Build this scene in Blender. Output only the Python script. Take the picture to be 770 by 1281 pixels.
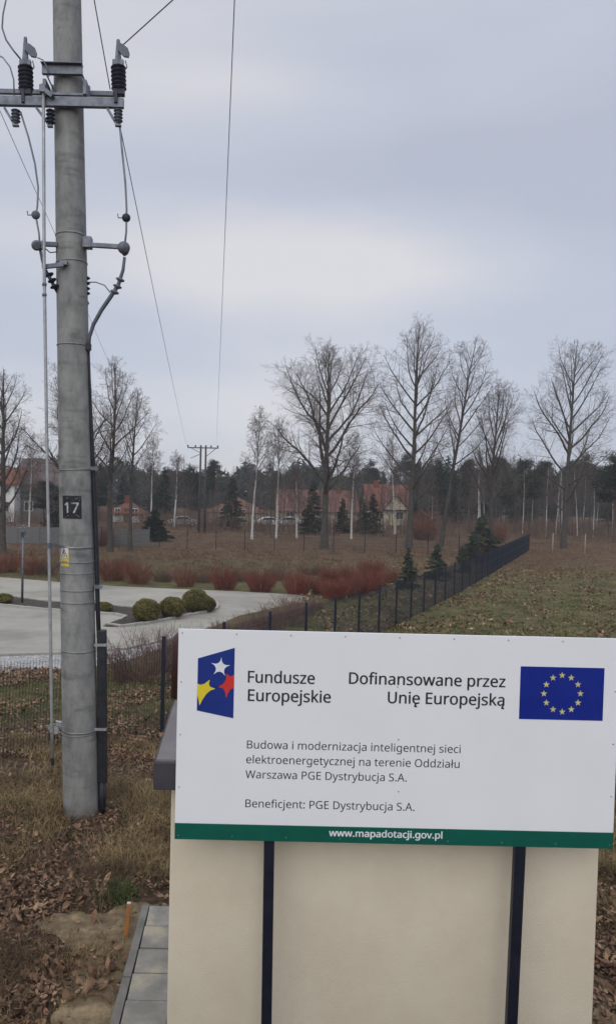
import bpy, bmesh, math, random
import numpy as np
from mathutils import Vector, Matrix

for o in list(bpy.data.objects):
    bpy.data.objects.remove(o)
S = bpy.context.scene
COL = S.collection
R = math.radians

# ------------------------------------------------------------------ camera
H = 4.11                     # eye height over the ground at the pylon foot
F = 925.0                    # focal length in photo pixels
PX, PY = 300.0, 640.5        # principal point in photo pixels
pitch, roll = R(1.8), 0.0225
fw = Vector((0, math.cos(pitch), -math.sin(pitch)))
up0 = Vector((0, math.sin(pitch), math.cos(pitch)))
rt0 = Vector((1, 0, 0))
rt = rt0 * math.cos(roll) + up0 * math.sin(roll)
up = up0 * math.cos(roll) - rt0 * math.sin(roll)
cd = bpy.data.cameras.new('camera')
cam = bpy.data.objects.new('camera', cd)
COL.objects.link(cam)
cam.matrix_world = Matrix(((rt.x, up.x, -fw.x, 0), (rt.y, up.y, -fw.y, 0), (rt.z, up.z, -fw.z, H), (0, 0, 0, 1)))
cd.sensor_width = 36
cd.lens = 36 * F / 1281
cd.shift_x = (385 - PX) / 1281
cd.clip_start = 0.05
cd.clip_end = 4000
S.camera = cam

# ------------------------------------------------------------------ world, sun, exposure
SUN_EL, SUN_AZ = 32, 200     # azimuth clockwise from +Y
W = bpy.data.worlds.new('World'); S.world = W; W.use_nodes = True
nt = W.node_tree; N = nt.nodes; L = nt.links
for n in list(N): N.remove(n)
out = N.new('ShaderNodeOutputWorld'); bg = N.new('ShaderNodeBackground')
L.new(bg.outputs[0], out.inputs[0]); bg.inputs[1].default_value = 0.1
sky = N.new('ShaderNodeTexSky'); sky.sky_type = 'NISHITA'; sky.sun_disc = False
sky.sun_elevation = R(SUN_EL); sky.sun_rotation = R(SUN_AZ)
tc = N.new('ShaderNodeTexCoord')
mp = N.new('ShaderNodeMapping'); mp.inputs['Scale'].default_value = (1.0, 1.0, 3.2); mp.inputs['Location'].default_value = (0.3, 0.1, 0.55)
L.new(tc.outputs['Generated'], mp.inputs[0])
nz = N.new('ShaderNodeTexNoise'); nz.inputs['Scale'].default_value = 1.9; nz.inputs['Detail'].default_value = 5; nz.inputs['Roughness'].default_value = 0.38
nz.inputs['Distortion'].default_value = 0.25
L.new(mp.outputs[0], nz.inputs['Vector'])
wn = N.new('ShaderNodeTexNoise'); wn.inputs['Scale'].default_value = 3.0; wn.inputs['Detail'].default_value = 4; L.new(mp.outputs[0], wn.inputs['Vector'])
wo = N.new('ShaderNodeVectorMath'); wo.operation = 'MULTIPLY_ADD'; wo.inputs[1].default_value = (.22, .22, .10); wo.inputs[2].default_value = (-.11, -.11, -.05)
L.new(wn.outputs['Color'], wo.inputs[0])
wd = N.new('ShaderNodeVectorMath'); wd.operation = 'ADD'; L.new(tc.outputs['Generated'], wd.inputs[0]); L.new(wo.outputs[0], wd.inputs[1])
def bank(px, py, sx, sz, amount):
    "a soft thicker or thinner bank in the cloud cover round one direction"
    d = (fw + rt * ((px - PX) / F) + up * ((PY - py) / F)).normalized()
    sub = N.new('ShaderNodeVectorMath'); sub.operation = 'SUBTRACT'; sub.inputs[1].default_value = d; L.new(wd.outputs[0], sub.inputs[0])
    scl = N.new('ShaderNodeVectorMath'); scl.operation = 'MULTIPLY'; scl.inputs[1].default_value = (sx, sx, sz); L.new(sub.outputs[0], scl.inputs[0])
    ln = N.new('ShaderNodeVectorMath'); ln.operation = 'LENGTH'; L.new(scl.outputs[0], ln.inputs[0])
    mr = N.new('ShaderNodeMapRange'); mr.interpolation_type = 'SMOOTHSTEP'
    mr.inputs[1].default_value = 1.0; mr.inputs[2].default_value = 0.0; mr.inputs[3].default_value = 0.0; mr.inputs[4].default_value = amount
    L.new(ln.outputs['Value'], mr.inputs[0]); return mr.outputs[0]
banks = [bank(455, 316, 2.7, 9.0, .34), bank(230, 330, 2.6, 10, .14), bank(620, 215, 2.2, 5.5, -.24), bank(150, 90, 1.6, 3.0, .06), bank(330, 560, 1.0, 5.0, .13)]
tot = banks[0]
for b_ in banks[1:]:
    s_ = N.new('ShaderNodeMath'); s_.operation = 'ADD'; L.new(tot, s_.inputs[0]); L.new(b_, s_.inputs[1]); tot = s_.outputs[0]
# a soft brightening towards the zenith, as an overcast sky has
sep = N.new('ShaderNodeSeparateXYZ'); L.new(tc.outputs['Generated'], sep.inputs[0])
add = N.new('ShaderNodeMath'); add.operation = 'ADD'; L.new(nz.outputs['Fac'], add.inputs[0]); L.new(tot, add.inputs[1])
cr = N.new('ShaderNodeValToRGB'); L.new(add.outputs[0], cr.inputs[0])
e = cr.color_ramp.elements
e[0].position = 0.33; e[0].color = (0.375, 0.40, 0.475, 1)
e[1].position = 0.82; e[1].color = (0.56, 0.553, 0.57, 1)
m2 = e.new(0.52); m2.color = (0.42, 0.445, 0.52, 1)
zr = N.new('ShaderNodeMapRange'); zr.inputs[1].default_value = 0.6; zr.inputs[2].default_value = 1.0; zr.inputs[3].default_value = 1.0; zr.inputs[4].default_value = 2.5
L.new(sep.outputs['Z'], zr.inputs[0])
mul = N.new('ShaderNodeMath'); mul.operation = 'MULTIPLY'; mul.inputs[1].default_value = 9.7; L.new(zr.outputs[0], mul.inputs[0])
vs = N.new('ShaderNodeVectorMath'); vs.operation = 'SCALE'; L.new(cr.outputs[0], vs.inputs[0]); L.new(mul.outputs[0], vs.inputs['Scale'])
mx = N.new('ShaderNodeMix'); mx.data_type = 'RGBA'; mx.inputs[0].default_value = 0.93
L.new(sky.outputs[0], mx.inputs[6]); L.new(vs.outputs[0], mx.inputs[7]); L.new(mx.outputs[2], bg.inputs[0])

sd = bpy.data.lights.new('sun', 'SUN'); sd.energy = 1.05; sd.angle = R(70); sd.color = (1, 0.97, 0.92)
sun = bpy.data.objects.new('sun', sd); COL.objects.link(sun)
az, el = R(SUN_AZ), R(SUN_EL)
tosun = Vector((math.sin(az) * math.cos(el), math.cos(az) * math.cos(el), math.sin(el)))
sun.rotation_euler = (-tosun).to_track_quat('-Z', 'Y').to_euler()
sun.location = (0, -5, 30)
S.view_settings.view_transform = 'Standard'; S.view_settings.look = 'None'
S.view_settings.exposure = 0.45; S.view_settings.gamma = 1.0
S.cycles.max_bounces = 5; S.cycles.transparent_max_bounces = 8

# ------------------------------------------------------------------ placing helpers
def at(px, py, Y):
    d = fw + rt * ((px - PX) / F) + up * ((PY - py) / F)
    t = Y / d.y
    return Vector((d.x * t, Y, H + d.z * t))
KY = [-200, -60, -3, 0, 3.6, 9, 13, 18, 26, 32, 39, 50, 70, 100, 160, 300, 500]
KZ = [1.9, 1.9, 2.3, 2.2, 0.0, 0.0, -.23, -.46, -.80, -.98, -1.12, -1.22, -1.30, -1.35, -1.35, -1.35, -1.35]
def gz(y): return float(np.interp(y, KY, KZ))
def G(px, py):
    "ground point seen at a photo pixel"
    d = fw + rt * ((px - PX) / F) + up * ((PY - py) / F)
    lo, hi = 3.0, 900.0
    for _ in range(50):
        m = (lo + hi) / 2
        if H + d.z / d.y * m > gz(m): lo = m
        else: hi = m
    return Vector((d.x / d.y * lo, lo, gz(lo)))
def col(px, Y, py=640): return at(px, py, Y).x

# ------------------------------------------------------------------ materials
def mat(name, c1, c2=None, scale=6.0, detail=5, rough=0.85, bump=0.0, bscale=None, metal=0.0, spec=0.3, stretch=(1, 1, 1), c3=None, pos=(0.35, 0.65), trans=0.0, rand=0.0, world=False):
    m = bpy.data.materials.new(name); m.use_nodes = True
    nt = m.node_tree; b = nt.nodes['Principled BSDF']
    b.inputs['Roughness'].default_value = rough; b.inputs['Metallic'].default_value = metal
    b.inputs['Specular IOR Level'].default_value = spec
    tc = nt.nodes.new('ShaderNodeTexCoord'); mp = nt.nodes.new('ShaderNodeMapping'); mp.inputs['Scale'].default_value = stretch
    if world:
        gm = nt.nodes.new('ShaderNodeNewGeometry'); nt.links.new(gm.outputs['Position'], mp.inputs[0])
    else:
        nt.links.new(tc.outputs['Object'], mp.inputs[0])
    n = nt.nodes.new('ShaderNodeTexNoise'); n.inputs['Scale'].default_value = scale; n.inputs['Detail'].default_value = detail; n.inputs['Roughness'].default_value = 0.62
    nt.links.new(mp.outputs[0], n.inputs['Vector'])
    if c2 is None: c2 = tuple(x * 0.8 for x in c1)
    r = nt.nodes.new('ShaderNodeValToRGB'); nt.links.new(n.outputs['Fac'], r.inputs[0])
    el = r.color_ramp.elements
    el[0].position = pos[0]; el[0].color = (*c1, 1); el[1].position = pos[1]; el[1].color = (*c2, 1)
    if c3: x = el.new((pos[0] + pos[1]) / 2); x.color = (*c3, 1)
    src = r.outputs[0]
    if rand:
        oi = nt.nodes.new('ShaderNodeNewGeometry')
        hs = nt.nodes.new('ShaderNodeHueSaturation')
        ml = nt.nodes.new('ShaderNodeMapRange'); ml.inputs[3].default_value = 1 - rand; ml.inputs[4].default_value = 1 + rand
        nt.links.new(oi.outputs['Random Per Island'], ml.inputs[0]); nt.links.new(ml.outputs[0], hs.inputs['Value'])
        nt.links.new(src, hs.inputs['Color']); src = hs.outputs[0]
    nt.links.new(src, b.inputs['Base Color'])
    if bump:
        n2 = nt.nodes.new('ShaderNodeTexNoise'); n2.inputs['Scale'].default_value = bscale or scale * 4; n2.inputs['Detail'].default_value = 6
        nt.links.new(mp.outputs[0], n2.inputs['Vector'])
        bp = nt.nodes.new('ShaderNodeBump'); bp.inputs['Strength'].default_value = bump; bp.inputs['Distance'].default_value = 0.02
        nt.links.new(n2.outputs['Fac'], bp.inputs['Height']); nt.links.new(bp.outputs[0], b.inputs['Normal'])
    return m

M = {}
M['concrete_pole'] = mat('concrete_pole', (.155, .158, .152), (.31, .31, .295), 2.4, 10, .85, .4, 40, stretch=(3, 3, 1.5), c3=(.24, .243, .235), pos=(.3, .68))
def smudge(m):
    nt = m.node_tree; b = nt.nodes['Principled BSDF']; src = b.inputs['Base Color'].links[0].from_socket
    tc = nt.nodes.new('ShaderNodeTexCoord'); mp = nt.nodes.new('ShaderNodeMapping'); mp.inputs['Scale'].default_value = (2.2, 2.2, 9.0); nt.links.new(tc.outputs['Object'], mp.inputs[0])
    n = nt.nodes.new('ShaderNodeTexNoise'); n.inputs['Scale'].default_value = 1.0; n.inputs['Detail'].default_value = 3; nt.links.new(mp.outputs[0], n.inputs['Vector'])
    r = nt.nodes.new('ShaderNodeMapRange'); r.inputs[1].default_value = .56; r.inputs[2].default_value = .72; r.inputs[3].default_value = 1.0; r.inputs[4].default_value = .68; nt.links.new(n.outputs['Fac'], r.inputs[0])
    h = nt.nodes.new('ShaderNodeHueSaturation'); nt.links.new(src, h.inputs['Color']); nt.links.new(r.outputs[0], h.inputs['Value']); nt.links.new(h.outputs[0], b.inputs['Base Color'])
smudge(M['concrete_pole'])
M['band'] = mat('band', (.20, .21, .215), (.30, .31, .31), 12, 4, .55, metal=.5)
M['galv'] = mat('galvanised_steel', (.105, .118, .145), (.19, .205, .235), 9, 4, .5, .1, 60, metal=.45)
M['galv_light'] = mat('galvanised_pipe', (.30, .31, .32), (.42, .43, .44), 9, 4, .5, .1, 60, metal=.4)
M['insul'] = mat('insulator_rubber', (.022, .028, .045), (.035, .042, .06), 8, 3, .45)
M['insul_grey'] = mat('insulator_grey', (.09, .11, .14), (.14, .16, .19), 8, 3, .5)
M['cable'] = mat('black_cable', (.016, .018, .024), (.03, .032, .04), 8, 3, .5)
M['cable_grey'] = mat('grey_cable', (.07, .085, .11), (.11, .13, .16), 8, 3, .5)
M['wire'] = mat('aluminium_wire', (.16, .17, .19), (.24, .25, .27), 8, 3, .5, metal=.3)
M['plate_black'] = mat('black_plate', (.010, .011, .013), (.03, .03, .034), 14, 6, .6)
M['plate_white'] = mat('chipped_white_paint', (.45, .46, .47), (.14, .14, .145), 34, 6, .7, pos=(.42, .66))
M['warn_white'] = mat('warning_white', (.68, .69, .66), (.5, .5, .46), 12, 5, .6)
M['warn_yellow'] = mat('warning_yellow', (.62, .47, .10), (.50, .36, .07), 12, 5, .55)
M['sign_white'] = mat('sign_white', (.80, .81, .83), (.765, .78, .80), 2.0, 7, .32, .02, 40, spec=.35)
M['sign_green'] = mat('sign_green', (.004, .105, .072), (.005, .088, .062), 6, 4, .4)
M['sign_blue'] = mat('sign_blue', (.012, .030, .20), (.014, .036, .22), 6, 4, .4)
M['flag_blue'] = mat('flag_blue', (.006, .018, .215), (.009, .024, .235), 6, 4, .4)
M['star_white'] = mat('star_white', (.82, .83, .85), None, 6, 4, .4)
M['star_red'] = mat('star_red', (.66, .045, .035), None, 6, 4, .4)
M['star_yellow'] = mat('star_yellow', (.78, .62, .035), None, 6, 4, .4)
M['star_gold'] = mat('star_gold', (.66, .60, .26), None, 6, 4, .4)
M['ink'] = mat('ink', (.028, .030, .034), None, 6, 4, .45)
M['post_black'] = mat('black_powder_coat', (.010, .012, .022), (.016, .018, .03), 8, 4, .42)
M['rivet'] = mat('rivet', (.30, .30, .31), None, 6, 4, .4, metal=.6)
M['render'] = mat('beige_wall_render', (.69, .61, .465), (.76, .68, .53), 2.2, 9, .9, .35, 240)
M['roof_dark'] = mat('dark_roof_edge', (.045, .042, .052), (.065, .06, .07), 5, 5, .6, .1, 60)
M['roof_top'] = mat('roof_slab_top', (.15, .135, .135), (.20, .185, .18), 3, 7, .8, .2, 60)
M['brown_metal'] = mat('brown_metal', (.045, .022, .018), (.065, .032, .026), 5, 5, .5)
M['slab'] = mat('paving_slab', (.21, .205, .18), (.40, .355, .27), 2.6, 6, .9, .3, 90, c3=(.275, .265, .235), world=True, pos=(.40, .62))
M['kerb'] = mat('kerb_concrete', (.15, .145, .13), (.22, .21, .19), 5, 7, .9, .3, 80, world=True)
M['kerb_light'] = mat('kerb_light', (.30, .29, .26), (.38, .37, .33), 5, 7, .9, .2, 80, world=True)
M['drive'] = mat('driveway_paving', (.24, .225, .187), (.365, .342, .287), .35, 12, .9, .1, 30, c3=(.315, .296, .248), world=True, pos=(.35, .65))
M['gravel'] = mat('pale_gravel', (.13, .13, .125), (.50, .49, .46), 16, 6, .95, .8, 30, pos=(.36, .62), world=True)
M['soil'] = mat('dark_soil', (.035, .030, .024), (.075, .062, .045), 4, 8, .95, .5, 30, world=True)
M['sand'] = mat('sandy_soil', (.095, .066, .038), (.31, .235, .14), 4.0, 12, .95, .9, 26, c3=(.165, .122, .070), world=True)
M['ground'] = None
M['leaf'] = mat('dead_leaf', (.10, .050, .028), (.30, .19, .115), 3, 2, .8, rand=.55, world=True, c3=(.18, .105, .062))
M['straw'] = mat('dry_grass', (.075, .050, .023), (.30, .22, .105), 1.2, 3, .8, rand=.35, world=True)
M['field_straw'] = mat('field_dry_grass', (.085, .050, .028), (.21, .132, .074), .5, 4, .9, rand=.35, world=True)
M['grass_dull'] = mat('dull_green_grass', (.065, .078, .022), (.24, .20, .095), 1.3, 4, .8, rand=.35, world=True, c3=(.125, .125, .045))
M['grass_green'] = mat('green_tuft', (.045, .075, .020), (.09, .12, .035), 2, 3, .8, rand=.3)
M['bark'] = mat('grey_bark', (.045, .039, .034), (.085, .075, .066), 4, 7, .95, .5, 12)
M['twig'] = mat('grey_brown_twigs', (.085, .064, .052), (.14, .11, .094), .5, 3, .9)
M['twig_far'] = mat('far_twigs', (.085, .068, .060), (.14, .115, .10), .3, 3, .9)
M['birch_bark'] = mat('white_birch_bark', (.12, .115, .11), (.48, .475, .455), 3, 6, .9, .2, 10, pos=(.34, .44), stretch=(1, 1, 2.5))
M['birch_twig'] = mat('birch_twigs', (.10, .078, .07), (.16, .13, .118), .5, 3, .9)
M['spruce'] = mat('dark_needles', (.012, .020, .014), (.032, .046, .028), .9, 4, .9, rand=.35)
M['spruce_young'] = mat('blue_green_needles', (.026, .042, .030), (.060, .085, .060), 3, 4, .9, rand=.35)
M['pine_bark'] = mat('pine_bark', (.085, .055, .04), (.13, .09, .065), 3, 6, .95)
M['red_stem'] = mat('red_stems', (.145, .040, .028), (.225, .068, .048), 1.5, 3, .75, rand=.3)
M['dull_red_stem'] = mat('dull_red_stems', (.14, .050, .032), (.23, .088, .056), 1.5, 3, .75, rand=.3)
M['brush'] = mat('brush_stems', (.075, .055, .030), (.18, .128, .072), .6, 4, .9, rand=.35, world=True)
M['brown_stem'] = mat('brown_stems', (.11, .074, .052), (.19, .128, .09), 1.5, 3, .85, rand=.3)
M['pink_stem'] = mat('pinkish_stems', (.14, .085, .070), (.24, .155, .13), 1.5, 3, .85, rand=.3)
M['rust_leaf'] = mat('rust_leaves', (.13, .052, .034), (.21, .088, .055), 2, 3, .85, rand=.35)
M['box_leaf'] = mat('box_leaves', (.080, .078, .018), (.22, .185, .058), 3, 4, .75, rand=.4)
M['fence_dark'] = mat('fence_anthracite', (.012, .016, .028), (.018, .023, .038), 6, 3, .55)
M['wall_grey'] = mat('concrete_fence_panel', (.12, .122, .122), (.165, .165, .163), 1.5, 7, .95, .3, 20)
M['stake'] = mat('orange_stake', (.50, .20, .045), (.32, .14, .05), 12, 6, .8)
M['stake_grey'] = mat('weathered_stake', (.24, .21, .18), (.32, .29, .25), 8, 6, .9)
M['roof_red'] = mat('red_roof_tiles', (.125, .046, .030), (.175, .066, .042), 1.2, 6, .85, .4, 8)
M['roof_orange'] = mat('orange_roof_tiles', (.115, .052, .036), (.155, .070, .048), 1.2, 6, .85, .4, 8)
M['roof_brown'] = mat('brown_roof_tiles', (.085, .060, .055), (.12, .09, .08), 1.2, 6, .85, .4, 8)
M['wall_cream'] = mat('cream_house_wall', (.52, .46, .33), (.58, .52, .38), .7, 6, .9)
M['wall_white'] = mat('white_house_wall', (.52, .52, .51), (.62, .62, .60), .7, 6, .9)
M['window'] = mat('window_glass', (.02, .025, .03), (.04, .045, .05), 2, 2, .1, spec=.6)
M['frame_white'] = mat('white_frame', (.62, .62, .6), None, 5, 3, .6)
M['door_brown'] = mat('brown_door', (.10, .05, .03), None, 5, 4, .6)
M['car_silver'] = mat('silver_paint', (.40, .42, .44), (.44, .46, .48), 2, 2, .3, metal=.4)
M['car_white'] = mat('white_paint', (.66, .68, .70), None, 2, 2, .3)
M['car_blue'] = mat('blue_paint', (.10, .14, .20), None, 2, 2, .3, metal=.2)
M['tyre'] = mat('tyre', (.012, .012, .013), None, 4, 3, .8)

# ground material: litter near, dull grass in the field, brown rough grass further off
def ground_material():
    m = bpy.data.materials.new('ground'); m.use_nodes = True
    nt = m.node_tree; b = nt.nodes['Principled BSDF']; b.inputs['Roughness'].default_value = .95; b.inputs['Specular IOR Level'].default_value = .15
    g = nt.nodes.new('ShaderNodeNewGeometry')
    def noise(scale, det=8, rough=.65, off=(0, 0, 0)):
        mp = nt.nodes.new('ShaderNodeMapping'); mp.inputs['Location'].default_value = off; nt.links.new(g.outputs['Position'], mp.inputs[0])
        n = nt.nodes.new('ShaderNodeTexNoise'); n.inputs['Scale'].default_value = scale; n.inputs['Detail'].default_value = det; n.inputs['Roughness'].default_value = rough
        nt.links.new(mp.outputs[0], n.inputs['Vector']); return n.outputs['Fac']
    def ramp(f, stops):
        r = nt.nodes.new('ShaderNodeValToRGB'); nt.links.new(f, r.inputs[0]); el = r.color_ramp.elements
        el[0].position = stops[0][0]; el[0].color = (*stops[0][1], 1); el[1].position = stops[-1][0]; el[1].color = (*stops[-1][1], 1)
        for p, c in stops[1:-1]: x = el.new(p); x.color = (*c, 1)
        return r.outputs[0]
    def mix(f, a, c):
        x = nt.nodes.new('ShaderNodeMix'); x.data_type = 'RGBA'; nt.links.new(f, x.inputs[0]); nt.links.new(a, x.inputs[6]); nt.links.new(c, x.inputs[7]); return x.outputs[2]
    litter = ramp(noise(9), [(.32, (.035, .024, .015)), (.5, (.078, .053, .034)), (.68, (.15, .105, .07))])
    green = ramp(noise(1.3, 12, .82), [(.32, (.042, .036, .018)), (.5, (.095, .085, .036)), (.68, (.18, .148, .078))])
    brown = ramp(noise(.8, 10, .7, (5, 3, 0)), [(.3, (.052, .031, .019)), (.5, (.105, .064, .037)), (.7, (.175, .112, .065))])
    sp = nt.nodes.new('ShaderNodeSeparateXYZ'); nt.links.new(g.outputs['Position'], sp.inputs[0])
    def edge(a, c, amp, scale):
        nn = noise(scale, 6); ad = nt.nodes.new('ShaderNodeMath'); ad.operation = 'MULTIPLY_ADD'; ad.inputs[1].default_value = amp
        nt.links.new(nn, ad.inputs[0]); nt.links.new(sp.outputs['Y'], ad.inputs[2])
        mr = nt.nodes.new('ShaderNodeMapRange'); mr.inputs[1].default_value = a + amp / 2; mr.inputs[2].default_value = c + amp / 2; nt.links.new(ad.outputs[0], mr.inputs[0]); return mr.outputs[0]
    c = mix(edge(13, 15, 4, .8), litter, green)
    c = mix(edge(44, 62, 22, .12), c, brown)
    nt.links.new(c, b.inputs['Base Color'])
    bp = nt.nodes.new('ShaderNodeBump'); bp.inputs['Strength'].default_value = .9; bp.inputs['Distance'].default_value = .05
    nt.links.new(noise(11, 8, .7), bp.inputs['Height']); nt.links.new(bp.outputs[0], b.inputs['Normal'])
    return m
M['ground'] = ground_material()

# ------------------------------------------------------------------ object helpers
def link(name, me, parent=None, loc=None):
    o = bpy.data.objects.new(name, me); COL.objects.link(o)
    if parent is not None: o.parent = parent
    if loc is not None: o.location = loc
    return o
def tag(o, label, cat, group=None, kind=None):
    o['label'] = label; o['category'] = cat
    if group: o['group'] = group
    if kind: o['kind'] = kind
    return o
def thing(name, label, cat, loc=(0, 0, 0), rz=0, group=None):
    o = bpy.data.objects.new(name, None); COL.objects.link(o); o.location = loc; o.rotation_euler.z = rz
    o.empty_display_size = .2
    return tag(o, label, cat, group)
def dup(root, loc, rz=0, scale=None, label=None, group=None):
    r = root.copy(); COL.objects.link(r); r.location = loc; r.rotation_euler.z = rz
    if scale is not None: r.scale = scale if hasattr(scale, '__len__') else (scale,) * 3
    if label: r['label'] = label
    if group: r['group'] = group
    for ch in list(root.children):
        c = ch.copy(); COL.objects.link(c); c.parent = r
        for g2 in ch.children:
            d = g2.copy(); COL.objects.link(d); d.parent = c
    return r

class MB:
    def __init__(s): s.v = []; s.f = []; s.o = 0
    def raw(s, v, f):
        for p in v: s.v.append((p[0], p[1], p[2]))
        for q in f: s.f.append(tuple(i + s.o for i in q))
        s.o += len(v); return s
    def box(s, c, d, rot=None):
        hx, hy, hz = d[0] / 2, d[1] / 2, d[2] / 2
        vs = [Vector((x, y, z)) for x in (-hx, hx) for y in (-hy, hy) for z in (-hz, hz)]
        if rot is not None: vs = [rot @ p for p in vs]
        c = Vector(c)
        return s.raw([p + c for p in vs], [(0, 1, 3, 2), (4, 6, 7, 5), (0, 4, 5, 1), (2, 3, 7, 6), (0, 2, 6, 4), (1, 5, 7, 3)])
    def bar(s, a, b, w, h=None, upv=(0, 0, 1)):
        a, b = Vector(a), Vector(b); d = (b - a); l = d.length; d = d.normalized()
        x = d.cross(Vector(upv)); x = x.normalized() if x.length > 1e-5 else Vector((1, 0, 0)); z = x.cross(d)
        return s.box((a + b) / 2, (w, l, h or w), Matrix((x, d, z)).transposed())
    def tube(s, pts, r, n=8, caps=True):
        pts = [Vector(p) for p in pts]; k = len(pts)
        rs = r if hasattr(r, '__len__') else [r] * k
        vs = []; u = None
        for i, p in enumerate(pts):
            t = (pts[min(i + 1, k - 1)] - pts[max(i - 1, 0)]).normalized()
            if u is None:
                u = t.cross(Vector((0, 0, 1)))
                if u.length < .1: u = t.cross(Vector((1, 0, 0)))
            u = (u - t * u.dot(t)).normalized(); w = t.cross(u)
            for j in range(n):
                a = 2 * math.pi * j / n; vs.append(p + (u * math.cos(a) + w * math.sin(a)) * rs[i])
        fs = [(i * n + j, i * n + (j + 1) % n, (i + 1) * n + (j + 1) % n, (i + 1) * n + j) for i in range(k - 1) for j in range(n)]
        if caps: fs += [tuple(range(n - 1, -1, -1)), tuple((k - 1) * n + j for j in range(n))]
        return s.raw(vs, fs)
    def lathe(s, a, b, prof, n=12):
        "prof: list of (t, r) from a to b"
        a, b = Vector(a), Vector(b)
        pts = [a.lerp(b, t) for t, _ in prof]; d = (b - a).normalized()
        u = d.cross(Vector((0, 0, 1)))
        if u.length < .1: u = d.cross(Vector((1, 0, 0)))
        u.normalize(); w = d.cross(u); vs = []
        for p, (_, r) in zip(pts, prof):
            for j in range(n):
                q = 2 * math.pi * j / n; vs.append(p + (u * math.cos(q) + w * math.sin(q)) * r)
        k = len(prof)
        fs = [(i * n + j, i * n + (j + 1) % n, (i + 1) * n + (j + 1) % n, (i + 1) * n + j) for i in range(k - 1) for j in range(n)]
        fs += [tuple(range(n - 1, -1, -1)), tuple((k - 1) * n + j for j in range(n))]
        return s.raw(vs, fs)
    def poly(s, pts, axis, th):
        "flat outline extruded by vector axis*th"
        k = len(pts); ax = Vector(axis) * th
        vs = [Vector(p) for p in pts] + [Vector(p) + ax for p in pts]
        return s.raw(vs, [tuple(range(k)), tuple(range(2 * k - 1, k - 1, -1))] + [(i, k + i, k + (i + 1) % k, (i + 1) % k) for i in range(k)])
    def mesh(s, name, m, smooth=False):
        me = bpy.data.meshes.new(name); me.from_pydata(s.v, [], s.f); me.materials.append(M[m] if isinstance(m, str) else m)
        if smooth: me.shade_smooth()
        me.update(); return me
    def build(s, name, m, parent=None, smooth=False, bevel=0, loc=None):
        me = s.mesh(name, m, smooth)
        bm = bmesh.new(); bm.from_mesh(me); bmesh.ops.recalc_face_normals(bm, faces=bm.faces)
        if bevel: bmesh.ops.bevel(bm, geom=list(bm.edges), offset=bevel, segments=2, affect='EDGES', profile=.6)
        bm.to_mesh(me); bm.free()
        return link(name, me, parent, loc)

def npmesh(name, V, Fq, m, smooth=False):
    "V (n,3) array, Fq (m,k) array of equal polygons"
    me = bpy.data.meshes.new(name)
    me.vertices.add(len(V)); me.vertices.foreach_set('co', np.asarray(V, dtype=np.float32).ravel())
    k = Fq.shape[1]; nf = len(Fq)
    me.loops.add(nf * k); me.loops.foreach_set('vertex_index', np.asarray(Fq, dtype=np.int32).ravel())
    me.polygons.add(nf); me.polygons.foreach_set('loop_start', np.arange(0, nf * k, k, dtype=np.int32))
    me.polygons.foreach_set('loop_total', np.full(nf, k, dtype=np.int32))
    me.materials.append(M[m]); me.update(calc_edges=True)
    if smooth: me.shade_smooth()
    return me

def tubes(paths, n):
    "paths: list of (k,3) points and (k,) radii -> V, F (quads)"
    by = {}
    for p, r in paths: by.setdefault(len(p), []).append((p, r))
    Vs = []; Fs = []; off = 0
    for k, lst in by.items():
        P = np.array([a for a, _ in lst], dtype=float); Rr = np.array([b for _, b in lst], dtype=float); m = len(lst)
        T = np.empty_like(P); T[:, 1:-1] = P[:, 2:] - P[:, :-2]; T[:, 0] = P[:, 1] - P[:, 0]; T[:, -1] = P[:, -1] - P[:, -2]
        T /= np.linalg.norm(T, axis=2, keepdims=True) + 1e-9
        ref = np.array([.31, .77, .13]); U = np.cross(T, ref); U /= np.linalg.norm(U, axis=2, keepdims=True) + 1e-9
        Wv = np.cross(T, U)
        a = np.arange(n) * 2 * np.pi / n
        V = P[:, :, None] + Rr[:, :, None, None] * (np.cos(a)[:, None] * U[:, :, None] + np.sin(a)[:, None] * Wv[:, :, None])
        Vs.append(V.reshape(-1, 3))
        b = (np.arange(m)[:, None, None] * k + np.arange(k - 1)[None, :, None]) * n + off
        j = np.arange(n)[None, None, :]; j2 = (j + 1) % n
        Fs.append(np.stack([b + j, b + j2, b + n + j2, b + n + j], -1).reshape(-1, 4))
        off += m * k * n
    return np.concatenate(Vs), np.concatenate(Fs)

# ------------------------------------------------------------------ the setting: ground and paving sheets
def drape(bm, dz):
    for v in bm.verts: v.co.z = gz(v.co.y) + dz
def sheet(name, pts, m, dz, parent=None, tag_=True):
    bm = bmesh.new(); vs = [bm.verts.new((p[0], p[1], 0)) for p in pts]; bm.faces.new(vs)
    bmesh.ops.triangulate(bm, faces=bm.faces[:])
    for k in KY:
        bmesh.ops.bisect_plane(bm, geom=bm.verts[:] + bm.edges[:] + bm.faces[:], plane_co=(0, k, 0), plane_no=(0, 1, 0))
    drape(bm, dz); bmesh.ops.recalc_face_normals(bm, faces=bm.faces[:])
    for f in bm.faces:
        if f.normal.z < 0: f.normal_flip()
    me = bpy.data.meshes.new(name); bm.to_mesh(me); bm.free(); me.materials.append(M[m])
    o = link(name, me, parent)
    if tag_: o['kind'] = 'structure'
    return o
def smooth_poly(pts, it=2):
    pts = [Vector((p[0], p[1], 0)) for p in pts]
    for _ in range(it):
        q = []
        for i in range(len(pts)):
            a, b = pts[i], pts[(i + 1) % len(pts)]; q += [a.lerp(b, .25), a.lerp(b, .75)]
        pts = q
    return pts

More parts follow.
